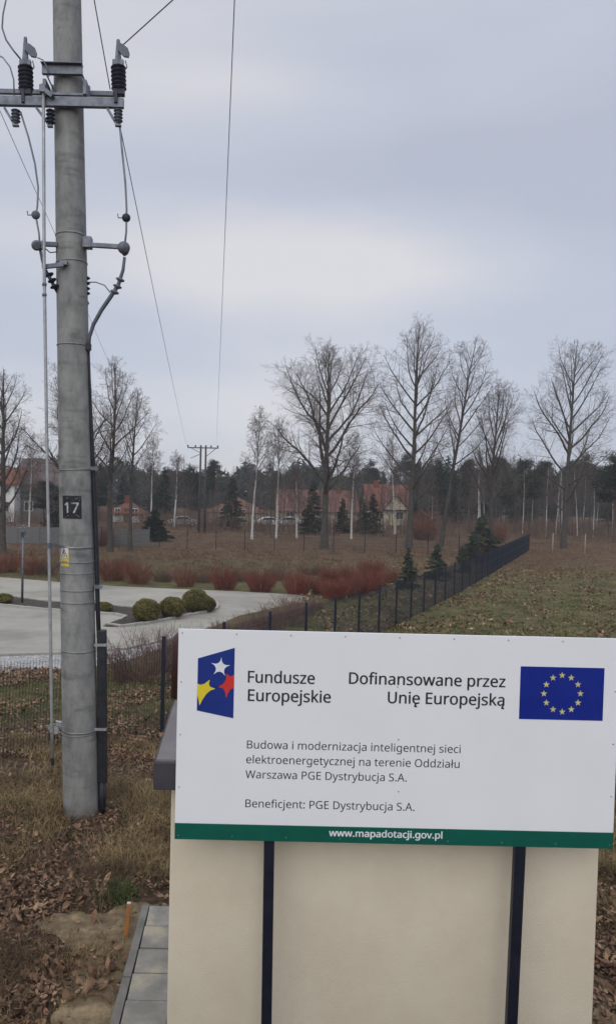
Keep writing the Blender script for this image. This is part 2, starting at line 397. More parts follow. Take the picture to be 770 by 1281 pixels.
bm = bmesh.new()
xs = [-600, -200, -60, -20, -8, -4, 0, 4, 10, 25, 70, 200, 600]
ys = KY
grid = [[bm.verts.new((x, y, gz(y))) for x in xs] for y in ys]
for i in range(len(ys) - 1):
    for j in range(len(xs) - 1): bm.faces.new((grid[i][j], grid[i][j + 1], grid[i + 1][j + 1], grid[i + 1][j]))
me = bpy.data.meshes.new('ground'); bm.to_mesh(me); bm.free(); me.materials.append(M['ground'])
g = link('ground', me); g['kind'] = 'structure'

drive_px = [(-260, 712), (0, 722), (60, 727), (140, 733), (200, 736), (300, 740), (372, 744), (388, 748), (382, 753), (350, 759), (300, 770), (262, 786), (200, 803), (160, 812), (100, 817), (0, 820), (-260, 832)]
sheet('driveway', [G(*p) for p in drive_px], 'drive', .006)
sheet('gravel_strip', [G(*p) for p in [(-260, 834), (0, 821.5), (100, 818.5), (160, 813), (200, 804), (214, 806), (165, 825), (100, 838), (0, 842), (-260, 856)]], 'gravel', .010)

def kerb_run(parent, pts, wid, hgt, m, dz=0, step=1.0, name='kerb_stone'):
    "individual kerb stones laid end to end along a line"
    unit = MB().box((0, 0, 0), (1, 1, 1)).mesh(name, m)
    bm = bmesh.new(); bm.from_mesh(unit); bmesh.ops.bevel(bm, geom=list(bm.edges), offset=.04, segments=1, affect='EDGES'); bm.to_mesh(unit); bm.free()
    P = [Vector((p[0], p[1], 0)) for p in pts]; d = [0]
    for a, b in zip(P, P[1:]): d.append(d[-1] + (b - a).length)
    def pt(s):
        i = min(max(np.searchsorted(d, s) - 1, 0), len(P) - 2); return P[i].lerp(P[i + 1], (s - d[i]) / max(d[i + 1] - d[i], 1e-6))
    n = max(1, int(round(d[-1] / step)))
    for k in range(n):
        a, b = pt(d[-1] * k / n), pt(d[-1] * (k + 1) / n); c = (a + b) / 2; l = (b - a).length
        o = link(name, unit, parent, (c.x, c.y, gz(c.y) + dz + hgt / 2 - .02))
        o.scale = (l - .012, wid, hgt + .04); o.rotation_euler.z = math.atan2(b.y - a.y, b.x - a.x)

# planted islands in the driveway, edged with kerb stones
isl_px = [(-200, 730), (0, 745), (60, 754), (120, 755), (150, 760), (172, 762), (215, 753), (262, 750), (274, 757), (270, 764), (235, 771), (185, 781), (150, 785), (128, 784), (150, 777), (162, 771), (120, 768), (60, 764), (0, 758), (-200, 742)]
isl = [G(*p) for p in isl_px]
island = sheet('planting_island', isl, 'soil', .05)
kerb_run(island, [isl[i] for i in range(1, 20)] , .11, .10, 'kerb_light', 0)
kerb_run(island, [G(-260, 832.5), G(0, 820.6), G(100, 817.6), G(160, 812.4), G(200, 803.4), G(262, 786.4)], .09, .07, 'kerb_light', 0)

# sandy bare ground and the slab footpath beside the cabin
sand_px = [(62, 1150), (95, 1143), (130, 1140), (160, 1132), (190, 1128), (213, 1128), (216, 1150), (180, 1148), (168, 1200), (158, 1281), (150, 1340), (60, 1350), (58, 1290), (62, 1262), (70, 1245), (82, 1228), (92, 1208), (84, 1190), (60, 1175), (48, 1163)]
rg = random.Random(4)
sp_ = smooth_poly([G(*p) for p in sand_px], 3)
sheet('sandy_soil', [(p.x + .05 * math.sin(p.y * 9 + p.x * 4) + .02 * math.sin(p.y * 31), p.y + .05 * math.sin(p.x * 11) + .02 * math.sin(p.x * 37)) for p in sp_], 'sand', .008)
sheet('sandy_soil', [(p.x + rg.uniform(-.03, .03), p.y + rg.uniform(-.03, .03)) for p in smooth_poly([(2.2, 3.9), (3.2, 4.2), (3.6, 5.2), (3.1, 6.4), (2.6, 6.7), (2.2, 6.6)], 2)], 'sand', .008)
fA, fB = G(188, 1140), G(153, 1281)
def foot_x(y, o=0): return fA.x + (fB.x - fA.x) * (y - fA.y) / (fB.y - fA.y) + o
path = sheet('footpath', [(foot_x(3.8, -.02), 3.8), (-.34, 3.8), (-.34, fA.y + .03), (foot_x(fA.y, -.02), fA.y + .03)], 'soil', .012)
rs = random.Random(8)
slab_u = MB().box((0, 0, 0), (1, 1, 1)).mesh('paving_slab', 'slab')
bm = bmesh.new(); bm.from_mesh(slab_u); bmesh.ops.bevel(bm, geom=list(bm.edges), offset=.012, segments=2, affect='EDGES'); bm.to_mesh(slab_u); bm.free()
for i in range(10):
    for j in (0, 1):
        y1 = fA.y - .005 - i * .332; y0 = y1 - .318; xl_ = foot_x((y0 + y1) / 2)
        xa, xb = (xl_, xl_ + .34) if j == 0 else (xl_ + .352, -.36)
        if xb - xa < .03: continue
        o = link('paving_slab', slab_u, path, ((xa + xb) / 2, (y0 + y1) / 2, .028 + rs.uniform(-.003, .004)))
        o.scale = (xb - xa, y1 - y0, .06); o.rotation_euler = (rs.uniform(-.008, .008), rs.uniform(-.008, .008), math.atan2(fA.x - fB.x, fB.y - fA.y) * -1 * 0 + rs.uniform(-.004, .004))
kerb_run(path, [(foot_x(fA.y + .03, -.047), fA.y + .03), (foot_x(3.85, -.047), 3.85)], .07, .055, 'kerb', 0, 1.0)

# ------------------------------------------------------------------ transformer cabin behind the information board
D = 4.04                                     # distance of the board
cl, crr = at(214, 1010, 4.24).x, at(748, 1070, 4.24).x
zroof = at(192, 953, 4.15).z; zre = at(192, 988, 4.15).z
cabin = thing('transformer_cabin', 'beige rendered transformer cabin with a dark flat roof behind the white information board', 'cabin', ((cl + crr) / 2, 5.5, 0))
def rel(o): return Vector(o.location)
def mbrel(mb, root):
    c = Vector(root.location)
    mb.v = [(p[0] - c.x, p[1] - c.y, p[2] - c.z) for p in mb.v]; return mb
yb = 6.95
mbrel(MB().box(((cl + crr) / 2, (4.24 + yb) / 2, zre / 2 - .1), (crr - cl, yb - 4.24, zre + .2)), cabin).build('wall', 'render', cabin, bevel=.006)
rl = at(192, 953, 4.15).x; rr = crr + (cl - rl)
mbrel(MB().box(((rl + rr) / 2, (4.15 + yb + .09) / 2, (zroof + zre) / 2 - .002), (rr - rl, yb + .09 - 4.15, zroof - zre)), cabin).build('roof', 'roof_dark', cabin, bevel=.008)
rf = cabin.children[-1]
mbrel(MB().box(((rl + rr) / 2, (4.15 + yb + .09) / 2, zroof + .004), (rr - rl - .03, yb + .06 - 4.15, .012)), cabin).build('roof_felt', 'roof_top', rf)
vt = thing('roof_vent', 'brown roof vent with a rounded cap behind the left end of the information board', 'pipe', (at(214.5, 840, 5.45).x + .13, 5.45, zroof + .01))
zt = at(214.5, 791, 5.45).z - zroof
MB().lathe((0, 0, 0), (0, 0, zt), [(0, .13), (.80, .13), (.86, .128), (.92, .118), (.96, .10), (.985, .07), (1, .02)], 20).build('pipe', 'brown_metal', vt, smooth=True)

# ------------------------------------------------------------------ information board
bTL = at(222, 786.5, D); bBL = at(219.8, 1050, D); bTR = at(775, 799, D); bBR = at(766.5, 1061.5, D)
x0, x1 = (bTL.x + bBL.x) / 2, (bTR.x + bBR.x) / 2
z1, z0 = (bTL.z + bTR.z) / 2, (bBL.z + bBR.z) / 2
board = thing('information_board', 'white information board with green strip and blue emblems mounted on two black posts', 'sign', ((x0 + x1) / 2, D, 0))
zg = at(219, 1030, D).z * .5 + at(765, 1041.5, D).z * .5
mbrel(MB().box(((x0 + x1) / 2, D + .005, (zg + z1) / 2), (x1 - x0, .01, z1 - zg)), board).build('panel', 'sign_white', board, bevel=.002)
mbrel(MB().box(((x0 + x1) / 2, D + .0045, (zg + z0) / 2 - .0005), (x1 - x0, .011, zg - z0)), board).build('green_strip', 'sign_green', board, bevel=.002)
panel = board.children[0]; strip = board.children[1]
for pa, pb, w in (((336.5, 1052), (333, 1281), .058), ((649, 1060), (638.5, 1281), .060)):
    A, B = at(*pa, D + .03), at(*pb, D + .03); d = (A - B).normalized()
    top = A + d * ((z1 - .03 - A.z) / d.z); bot = B - d * ((B.z + .3) / d.z)
    mbrel(MB().bar(bot, top, w, .04, (0, 1, 0)), board).build('post', 'post_black', board, bevel=.004)
# rivets
riv = MB().lathe((0, .0, 0), (0, -.004, 0), [(0, .0036), (.5, .0036), (.85, .003), (1, .0015)], 8).mesh('rivet', 'rivet')
for i in range(9):
    fx = x0 + .02 + (x1 - x0 - .04) * i / 8
    for zz in (z1 - .022, z0 + .022): link('rivet', riv, board, (fx - board.location.x, -.0005, zz))
for i in range(1, 4):
    for fx in (x0 + .02, x1 - .02): link('rivet', riv, board, (fx - board.location.x, -.0005, z0 + (z1 - z0) * i / 4))
for (px_, py_) in ((498, 925), (498, 990), (497, 859)):
    q = at(px_, py_, D); link('rivet', riv, board, (q.x - board.location.x, -.0005, q.z))

FONT = None
try: FONT = bpy.data.fonts.load(bpy.utils.resource_path('LOCAL') + '/datafiles/fonts/NotoSansHebrew-Regular.woff2')   # ships with Blender
except Exception: FONT = None
def text_mesh(s, name, m, weight=0.0, ext=0.0):
    cu = bpy.data.curves.new(name, 'FONT'); cu.body = s
    if FONT is not None: cu.font = FONT
    cu.size = 1; cu.extrude = ext; cu.resolution_u = 4
    o = bpy.data.objects.new(name, cu); COL.objects.link(o)
    dg = bpy.context.evaluated_depsgraph_get(); me = bpy.data.meshes.new_from_object(o.evaluated_get(dg))
    me.name = name; bpy.data.objects.remove(o); me.materials.clear(); me.materials.append(M[m]); return me
cap_h = None
def coords(me):
    c = np.empty(len(me.vertices) * 3); me.vertices.foreach_get('co', c); return c.reshape(-1, 3)
def lettering(s, pl, pr, base_px, cap_px, parent, m='ink', weight=0.0):
    "one line of print, left end and right end at photo pixels, with the given capital height"
    global cap_h
    plain = s.replace('\u0119', 'e').replace('\u0105', 'a')
    me = text_mesh(plain, 'lettering', m); co = coords(me)
    if cap_h is None:
        t = text_mesh('E', 'tmp', m); cap_h = coords(t)[:, 1].max(); bpy.data.meshes.remove(t)
    F0 = [tuple(p.vertices) for p in me.polygons]; V0 = [tuple(c) for c in co]
    for i, ch in enumerate(s):                        # Polish tails
        if ch in '\u0119\u0105':
            t = text_mesh(plain[:i + 1], 'tmp', m); xr = coords(t)[:, 0].max(); bpy.data.meshes.remove(t)
            xr -= .13 if ch == '\u0119' else .0
            cl_ = [(-.045, .02), (-.085, -.05), (-.095, -.11), (-.065, -.155), (-.01, -.165)]; wd = (.035, .035, .045, .045, .035)
            k = len(V0)
            for (a_, b_), w_ in zip(cl_, wd): V0 += [(xr + a_ - w_, b_ - w_ * .3, 0), (xr + a_ + w_, b_ + w_ * .3, 0)]
            F0 += [(k + 2 * j, k + 2 * j + 1, k + 2 * j + 3, k + 2 * j + 2) for j in range(4)]
    bpy.data.meshes.remove(me)
    V0 = np.array(V0); x_lo, x_hi = V0[:, 0].min() - weight, V0[:, 0].max() + weight
    A = at(pl, base_px, D); B = at(pr, base_px + .0225 * (pr - pl), D)
    hs = cap_px / F * D / cap_h; ws = (B.x - A.x) / (x_hi - x_lo); V = []; Fc = []
    offs = [(0, 0)] if not weight else [(0, 0), (-weight, 0), (weight, 0), (0, weight * .6), (0, -weight * .6)]
    for q_, (ox, oy) in enumerate(offs):
        k = len(V)
        for c in V0: V.append((A.x + (c[0] + ox - x_lo) * ws - board.location.x, -.0012 - q_ * .00012, A.z + (c[1] + oy) * hs))
        Fc += [tuple(i + k for i in f) for f in F0]
    me = bpy.data.meshes.new('lettering'); me.from_pydata(V, [], Fc); me.materials.append(M[m]); me.update()
    return link('lettering', me, parent)
lettering('Fundusze', 309.8, 393.4, 853.6, 14.6, panel, weight=.013)
lettering('Europejskie', 309.8, 413.4, 876.6, 14.6, panel, weight=.013)
lettering('Dofinansowane przez', 436, 631.4, 855.2, 14.4, panel, weight=.013)
lettering('Unię Europejską', 484.4, 630.7, 879.4, 14.4, panel, weight=.013)
lettering('Budowa i modernizacja inteligentnej sieci', 308.7, 575.3, 936, 10.0, panel)
lettering('elektroenergetycznej na terenie Oddziału', 307.8, 574, 954.6, 10.0, panel)
lettering('Warszawa PGE Dystrybucja S.A.', 306.8, 508, 973.2, 10.0, panel)
lettering('Beneficjent: PGE Dystrybucja S.A.', 306.8, 517.7, 1009.6, 10.0, panel)
lettering('www.mapadotacji.gov.pl', 411, 552.7, 1045.8, 8.6, strip, m='star_white', weight=.022)

def flat(name, pxs, m, parent, dy, th=.0012):
    pts = [at(x, y, D) for x, y in pxs]
    pts = [Vector((p.x - board.location.x, -dy, p.z)) for p in pts]
    return MB().poly(pts, (0, 1, 0), th).build(name, m, parent)
def c6(l): return [(x / 2.655 + 210, y / 2.655 + 770) for x, y in l]
logo = flat('emblem', c6([(100, 142), (222, 107), (217, 341), (96, 315)]), 'sign_blue', board, .0015)
def curved_star(cx, cy, r, rin, rot, n=5, k=4):
    pts = []
    for i in range(n):
        a = rot + 2 * math.pi * i / n; b = a + math.pi / n; c = a + 2 * math.pi / n
        P = (cx + r * math.cos(a), cy + r * math.sin(a)); Q = (cx + r * math.cos(c), cy + r * math.sin(c)); Cc = (cx + rin * math.cos(b), cy + rin * math.sin(b))
        for j in range(k):
            t = j / k; pts.append(((1 - t) ** 2 * P[0] + 2 * t * (1 - t) * Cc[0] + t * t * Q[0], (1 - t) ** 2 * P[1] + 2 * t * (1 - t) * Cc[1] + t * t * Q[1]))
    return pts
flat('star', c6(curved_star(174, 171, 33, 3, -1.45)), 'star_white', logo, .0028)
flat('star', c6([(98, 226), (108, 230), (122, 226), (140, 212), (136, 226), (140, 236), (157, 243), (140, 249), (126, 262), (114, 280), (105, 298), (102, 280), (97, 262)]), 'star_yellow', logo, .0028)
flat('star', c6([(219.5, 196), (208, 203), (194, 193), (193, 212), (184, 226), (167, 237), (184, 242), (190, 254), (193, 274), (200, 256), (206, 246), (218.5, 240)]), 'star_red', logo, .0028)
el_ = []
for i in range(20):
    a = 2 * math.pi * i / 20; u, w = 27 * math.cos(a), 19 * math.sin(a); el_.append((163 + u * .88 + w * .47, 214 - u * .47 + w * .88))
flat('oval', c6(el_), 'sign_blue', logo, .0040)
fx0, fz1 = at(650.2, 833.3, D).x, at(702, 834.6, D).z; fx1, fz0 = at(754.6, 866, D).x, at(700, 900.5, D).z
fl = MB().box(((fx0 + fx1) / 2 - board.location.x, -.0008, (fz0 + fz1) / 2), (fx1 - fx0 - .004, .0014, fz1 - fz0)).build('flag', 'flag_blue', board)
for i in range(12):
    a = 2 * math.pi * i / 12; cx, cy = 702.2 + 22.8 * math.sin(a), 867.6 - 22.8 * math.cos(a)
    pts = []
    for j in range(10):
        rr_ = 4.3 if j % 2 == 0 else 1.7; b = -math.pi / 2 + math.pi * j / 5; pts.append((cx + rr_ * math.cos(b), cy + rr_ * math.sin(b)))
    flat('star', pts, 'star_gold', fl, .0028)

# ------------------------------------------------------------------ concrete power pole with switchgear
PD = 9.2
Pb, Pt = at(102, 1022, PD), at(84, 0, PD)
axd = (Pt - Pb) / (Pt.z - Pb.z)
rB, rT = 22.5 * PD / F, 17.1 * PD / F
def axis(z): return Pb + axd * (z - Pb.z)
def rad(z): return rB + (rT - rB) * (z - Pb.z) / (Pt.z - Pb.z)
def zpx(py, px=95): return at(px, py, PD).z
pole = thing('power_pole', 'tall grey concrete power pole with steel crossarm, insulators and number plate at the left', 'power pole', (Pb.x, Pb.y, 0))
def pbuild(mb, name, m, parent=None, smooth=False, bevel=0):
    o = mbrel(mb, pole).build(name, m, parent or pole, smooth=smooth, bevel=bevel)
    return o
zz = np.linspace(-.3, 11.2, 24)
pbuild(MB().tube([axis(z) for z in zz], [rad(z) for z in zz], 40), 'shaft', 'concrete_pole', smooth=False)
shaft = pole.children[0]; shaft.data.shade_smooth()
tocam = (Vector((0, 0, 0)) - Vector((Pb.x, Pb.y, 0))).normalized(); a0 = math.atan2(tocam.y, tocam.x)
def on_pole(s, z, lift):
    "s: arc length to the right as seen from the camera"
    r = rad(z) + lift; a = a0 + s / rad(z); c = axis(z); return Vector((c.x + r * math.cos(a), c.y + r * math.sin(a), z))
def ring(z, w, lift=.006, name='band', m='band', tilt=0):
    n = 40; vs = []
    for zz_, l in ((z - w / 2, 0.0005), (z - w / 2, lift), (z + w / 2, lift), (z + w / 2, 0.0005)):
        for j in range(n):
            a = 2 * math.pi * j / n; r = rad(zz_) + l; c = axis(zz_); vs.append((c.x + r * math.cos(a), c.y + r * math.sin(a), zz_ + tilt * math.cos(a)))
    fs = [(i * n + j, i * n + (j + 1) % n, (i + 1) * n + (j + 1) % n, (i + 1) * n + j) for i in range(3) for j in range(n)]
    return pbuild(MB().raw(vs, fs), name, m, smooth=True)
for py, w, tl in ((296, .016, 0), (330, .014, .01), (433, .012, 0), (588, .014, .01), (684, .022, 0), (702, .012, 0), (716, .010, .004), (737, .012, 0), (752, .010, .004), (812, .013, 0), (911, .018, 0), (914.5, .008, .012)):
    ring(zpx(py), w, .007, tilt=tl)
def patch(name, sc, zc, w, h, m, lift, parent=None, round_=0):
    n = 10; vs = []; th = .002
    for l in (lift, lift + th):
        for z in (zc - h / 2, zc + h / 2):
            for j in range(n + 1): vs.append(on_pole(sc - w / 2 + w * j / n, z, l))
    k = n + 1; fs = [(j, j + 1, k + j + 1, k + j) for j in range(n)] + [(2 * k + j, 2 * k + j + 1, 3 * k + j + 1, 3 * k + j) for j in range(n)]
    fs += [(j, j + 1, 2 * k + j + 1, 2 * k + j) for j in range(n)] + [(k + j, k + j + 1, 3 * k + j + 1, 3 * k + j) for j in range(n)] + [(0, k, 3 * k, 2 * k), (n, k + n, 3 * k + n, 2 * k + n)]
    return pbuild(MB().raw(vs, fs), name, m, parent)
def on_text(s, sc, zc, w, h, m, lift, parent):
    me = text_mesh(s, 'numeral', m); n = len(me.vertices); co = np.empty(n * 3); me.vertices.foreach_get('co', co); co = co.reshape(-1, 3)
    mn, mxx = co.min(0), co.max(0); V = []
    fc = [tuple(p.vertices) for p in me.polygons]; fcs = []
    for oi, (ox, oz) in enumerate(((0, 0), (-.0035, 0), (.0035, 0), (0, .003), (0, -.003))):
      fcs += [tuple(i + oi * n for i in f) for f in fc]
      for c in co:
        u = (c[0] - mn[0]) / (mxx[0] - mn[0]) - .5; v = (c[1] - mn[1]) / (mxx[1] - mn[1]) - .5
        V.append(on_pole(sc + ox + u * w, zc + oz + v * h, lift + oi * .0003) - Vector(pole.location))
    me = bpy.data.meshes.new('numeral'); me.from_pydata([tuple(v) for v in V], [], fcs); me.materials.append(M[m])
    return link('numeral', me, parent)
zp = zpx(634); mpp = PD / F
pl_ = patch('number_plate', -.05, zp, 24 * mpp, 28 * mpp, 'plate_black', .004)
on_text('17', -.05, zp - .005, 17 * mpp, 12.5 * mpp, 'plate_white', .009, pl_)
rp = random.Random(3)
scr = MB()
for i in range(9):
    s = rp.uniform(-.10, .10); z = zp + rp.choice((-1, 1)) * rp.uniform(.085, .13)
    a, b = on_pole(-.05 + s, z, .0075), on_pole(-.05 + s + rp.uniform(.01, .03), z + rp.uniform(-.012, .012), .0075)
    scr.bar(a, b, .004, .003)
pbuild(scr, 'scratches', 'plate_white', pl_)
zw = zpx(695.5)
w1 = patch('warning_plate', -.156, zw, 13.0 * mpp, 23 * mpp, 'warn_yellow', .004)
patch('symbol_field', -.156, zw + 5.2 * mpp, 11.6 * mpp, 12.2 * mpp, 'warn_white', .007, w1)
tri = MB()
T = [(-.155 - .045, zw + .005), (-.155 + .045, zw + .005), (-.155, zw + .098)]
for i in range(3):
    a, b = T[i], T[(i + 1) % 3]; tri.bar(on_pole(*a, .012), on_pole(*b, .012), .007, .003)
bz = [(-.158, zw + .075), (-.166, zw + .045), (-.146, zw + .05), (-.156, zw + .012)]
for a, b in zip(bz, bz[1:]): tri.bar(on_pole(*a, .012), on_pole(*b, .012), .007, .003)
pbuild(tri, 'lightning_symbol', 'plate_black', w1)
mbt = MB()
for k in range(2): mbt.bar(on_pole(-.155 - .04, zw - .05 - .022 * k, .0085), on_pole(-.155 + .04, zw - .05 - .022 * k, .0085), .006, .002)
pbuild(mbt, 'print_lines', 'door_brown', w1)

# crossarm: steel channel, thin rail above, collar round the shaft
yF = PD - .26
def q(px, py, dy=0.0): return at(px, py, PD + dy)
pbuild(MB().bar(q(-95, 124.5, -.23), q(155, 129.5, -.23), .06, 11 * mpp), 'crossarm', 'galv', bevel=.004)
pbuild(MB().bar(q(-95, 112.5, .24), q(150, 118, .24), .05, 5.5 * mpp), 'crossarm_rail', 'galv', bevel=.004)
cz = zpx(101)
cmb = MB(); c = axis(cz)
cmb.box((c.x - .02, c.y - .225, cz), (48 * mpp, .05, 11 * mpp)); cmb.box((c.x - .02, c.y + .225, cz), (48 * mpp, .05, 11 * mpp))
cmb.box((c.x - .02, c.y - .25, cz + 5.5 * mpp), (49 * mpp, .10, .012))
cmb.bar((c.x - .235, c.y - .24, cz), (c.x - .235, c.y + .24, cz), .014); cmb.bar((c.x + .20, c.y - .24, cz), (c.x + .20, c.y + .24, cz), .014)
pbuild(cmb, 'collar', 'galv', bevel=.003)
cm = MB(); c = axis(zpx(126))
cm.box((c.x + .25, c.y - .16, zpx(123)), (.04, .22, .17)); cm.box((c.x - .23, c.y - .16, zpx(123)), (.04, .22, .17)); cm.bar((c.x - .24, c.y - .215, zpx(130)), (c.x + .24, c.y - .215, zpx(130)), .03, .03)
pbuild(cm, 'clamp', 'galv', bevel=.003)

def insulator_stack(mb, a, b, n, r1, r0):
    prof = []
    for i in range(n):
        t = i / n; d = 1 / n
        prof += [(t, r0), (t + d * .15, r0), (t + d * .38, r1), (t + d * .5, r1 * .97), (t + d * .62, r0), (t + d * .98, r0)]
    prof.append((1, r0)); mb.lathe(a, b, prof, 14)
for (cx, tp) in ((-82, 50), (33, 47), (149, 50)):
    dy = -.23; s = mpp
    st = MB(); insulator_stack(st, q(cx, 113, dy), q(cx - 1, 82, dy), 6, 9.2 * mpp, 4.8 * mpp)
    o = pbuild(st, 'insulator', 'insul', smooth=True)
    m_ = MB(); m_.tube([q(cx - 1, 83, dy), q(cx - 1, tp, dy)], [.045, .02], 8); m_.tube([q(cx - 1, 75, dy), q(cx - 1, 52, dy)], .024, 8)
    m_.box(q(cx - 1, 79, dy), (.13, .06, .06)); m_.tube([q(cx + 8, 76, dy), q(cx + 10, 84, dy), q(cx + 7, 88, dy)], .007, 6)
    pbuild(m_, 'terminal', 'galv', smooth=False)
    hp = [(cx - 2, 52), (cx + 5, 55), (cx + 11, 60), (cx + 13, 66), (cx + 12, 71), (cx + 6, 70), (cx - 2, 62)]
    mb = MB().poly([q(x, y, dy - .05) for x, y in hp], (0, 1, 0), .03); pbuild(mb, 'arc_shield', 'insul_grey')
    low = MB(); off = -2 if cx > 0 and cx < 100 else 0; lx = {-82: -95, 33: 20, 149: 148}[cx]
    insulator_stack(low, q(lx, 137, -.23), q(lx, 154, -.23), 4, 5.6 * mpp, 2.8 * mpp)
    pbuild(low, 'insulator', 'insul_grey', smooth=True)
    br = MB(); br.bar(q(lx - 14, 135, -.23), q(lx - 1, 157, -.23), .03, .03, (0, 1, 0)); br.box(q(lx, 157, -.23), (.07, .05, .02)); pbuild(br, 'brace', 'galv')
    pbuild(MB().box(q(cx, 116, -.23), (.13, .09, .06)).box(q(cx - 4, 120, -.27), (.035, .03, .15)), 'insulator_foot', 'insul')
low = MB(); insulator_stack(low, q(63.5, 137, -.26), q(63.5, 156, -.26), 4, 5.6 * mpp, 3 * mpp); pbuild(low, 'insulator', 'insul', smooth=True)
pbuild(MB().bar(q(46, 135, -.26), q(63, 158, -.26), .03, .03, (0, 1, 0)).box(q(63, 158, -.26), (.06, .05, .02)), 'brace', 'galv')
pbuild(MB().box(q(54, 112, -.3), (.07, .08, .08)).bar(q(54, 112, -.3), q(66, 121, -.3), .05, .07, (0, 1, 0)).tube([q(54, 106, -.3), q(54, 116, -.3)], .03, 8), 'drive_head', 'galv')

# lower bracket with cable terminations
pbuild(MB().bar(q(104, 306, -.12), q(154, 309, -.16), .055, 5 * mpp).box(q(110, 304, -.10), (.10, .12, .13)), 'bracket_arm', 'galv', bevel=.003)
pbuild(MB().bar(q(46, 305, -.16), q(72, 306, -.12), .055, 5 * mpp), 'bracket_arm', 'galv', bevel=.003)
pbuild(MB().lathe(q(155, 310, -.24), q(155, 310, -.10), [(0, .055), (.15, .075), (.85, .075), (1, .055)], 16).lathe(q(151, 308, -.17), q(158, 318, -.17), [(0, .05), (1, .04)], 10), 'cable_cleat', 'galv', smooth=True)
pbuild(MB().lathe(q(46, 307, -.24), q(46, 307, -.10), [(0, .045), (.15, .062), (.85, .062), (1, .045)], 16).box(q(50, 307, -.17), (.08, .08, .09)), 'cable_cleat', 'galv', smooth=False)
pbuild(MB().bar(q(53, 334, -.23), q(80, 331, -.23), .04, .05).box(q(80, 329, -.22), (.09, .05, .05)), 'rod_bracket', 'galv', bevel=.003)
for (x, y) in ((45, 269), (158, 272.5)):
    pbuild(MB().lathe(q(x, y, -.21), q(x, y, -.15), [(0, .03), (.2, .052), (.8, .052), (1, .03)], 14).lathe(q(x, y - 5, -.18), q(x, y + 5, -.18), [(0, .02), (.5, .045), (1, .02)], 10), 'connector', 'insul_grey' if x < 90 else 'insul', smooth=True)
    pbuild(MB().tube([q(x - 3, y, -.18), q(x - 10, y, -.18), q(x - 10.5, y - 5, -.18)], .007, 6), 'earthing_pin', 'galv')
pbuild(MB().tube([q(26, 140, -.22), q(36, 172, -.2), q(44, 205, -.18), q(48, 235, -.18), q(47, 258, -.18), q(45, 270, -.18), q(49, 292, -.18), q(50, 305, -.18)], .011, 8), 'jumper_wire', 'wire', smooth=True)
pbuild(MB().tube([q(150, 158, -.22), q(153, 190, -.2), q(157, 230, -.18), q(158.5, 262, -.18), q(158, 290, -.18), q(156, 308, -.18)], .013, 8), 'jumper_wire', 'wire', smooth=True)
pbuild(MB().tube([q(156, 322, -.17), q(154, 338, -.17), q(148, 357, -.16), q(138, 372, -.15), q(127, 388, -.12), q(117, 406, -.1), q(112, 422, -.08), q(111, 440, -.06)], [.018, .02, .024, .026, .025, .024, .022, .02], 10), 'cable', 'cable_grey', smooth=True)
for i, (x, y) in enumerate(((150.5, 350), (147, 358.5), (143.5, 365.5))):
    pbuild(MB().lathe(q(x + .8, y - 2.4, -.16), q(x - .8, y + 2.4, -.16), [(0, .02), (.35, .055), (.6, .055), (1, .02)], 12), 'shed', 'insul_grey', smooth=True)
pbuild(MB().tube([q(50, 310, -.17), q(53, 325, -.17), q(57, 338, -.17), q(61, 345, -.16), q(68, 358, -.12), q(76, 372, -.02)], [.016, .018, .022, .022, .022, .02], 10), 'cable', 'cable_grey', smooth=True)
for (x, y) in ((62, 344), (65.5, 351), (68.5, 358.5)):
    pbuild(MB().lathe(q(x - 1, y - 2.2, -.15), q(x + 1, y + 2.2, -.15), [(0, .02), (.35, .055), (.6, .055), (1, .02)], 12), 'shed', 'insul', smooth=True)
pbuild(MB().tube([q(108, 353, -.1), q(120, 353, -.12), q(131, 357, -.14), q(138, 366, -.15)], .007, 6), 'earth_lead', 'cable_grey', smooth=True)
pbuild(MB().tube([q(57, 311, -.15), q(63, 316, -.12), q(72, 315, -.1)], .007, 6), 'earth_lead', 'cable_grey', smooth=True)
for yy in (348, 354.5, 361, 367):
    pbuild(MB().lathe(q(108.5, yy - 2.2, .02), q(108.5, yy + 2.2, .02), [(0, .02), (.4, .045), (.6, .045), (1, .02)], 10), 'shed', 'insul', smooth=True)
pbuild(MB().tube([q(109, 376, .02), q(111, 379, .02), q(109, 383, .02)], .01, 6), 'hook', 'galv')
pbuild(MB().box(q(111, 434, -.06), (.06, .07, .08)), 'cleat', 'cable', bevel=.004)
# cable run down the shaft into the black guard
pbuild(MB().tube([q(111, 430, -.05), q(112.5, 480, -.04), q(114, 520, -.03), q(117, 590, 0), q(119, 640, 0), q(121, 700, 0), q(122.5, 760, 0), q(124, 800, 0)], [.013, .016, .02, .028, .03, .03, .028, .028], 10), 'cable', 'cable', smooth=True)
for yy, xx in ((586, 119), (734, 125)):
    pbuild(MB().box(q(xx - 2, yy, -.03), (.09, .05, .045)).lathe(q(xx + 1, yy, -.1), q(xx + 1, yy, .02), [(0, .03), (1, .03)], 10), 'cleat', 'galv', bevel=0)
A, B = q(127.5, 788, .0), q(128.5, 978, .0)
pbuild(MB().bar(B, A, 11 * mpp, .10, (0, 1, 0)), 'cable_guard', 'cable', bevel=.01)
pbuild(MB().tube([q(128, 975, 0), Vector((q(128, 978, 0).x, PD, -.1))], .05, 12), 'conduit', 'cable', smooth=True)
for yy in (807, 912.5):
    pbuild(MB().bar(q(118, yy, -.11), q(133.5, yy, -.065), .004, .035, (0, 0, 1)), 'strap', 'galv_light')
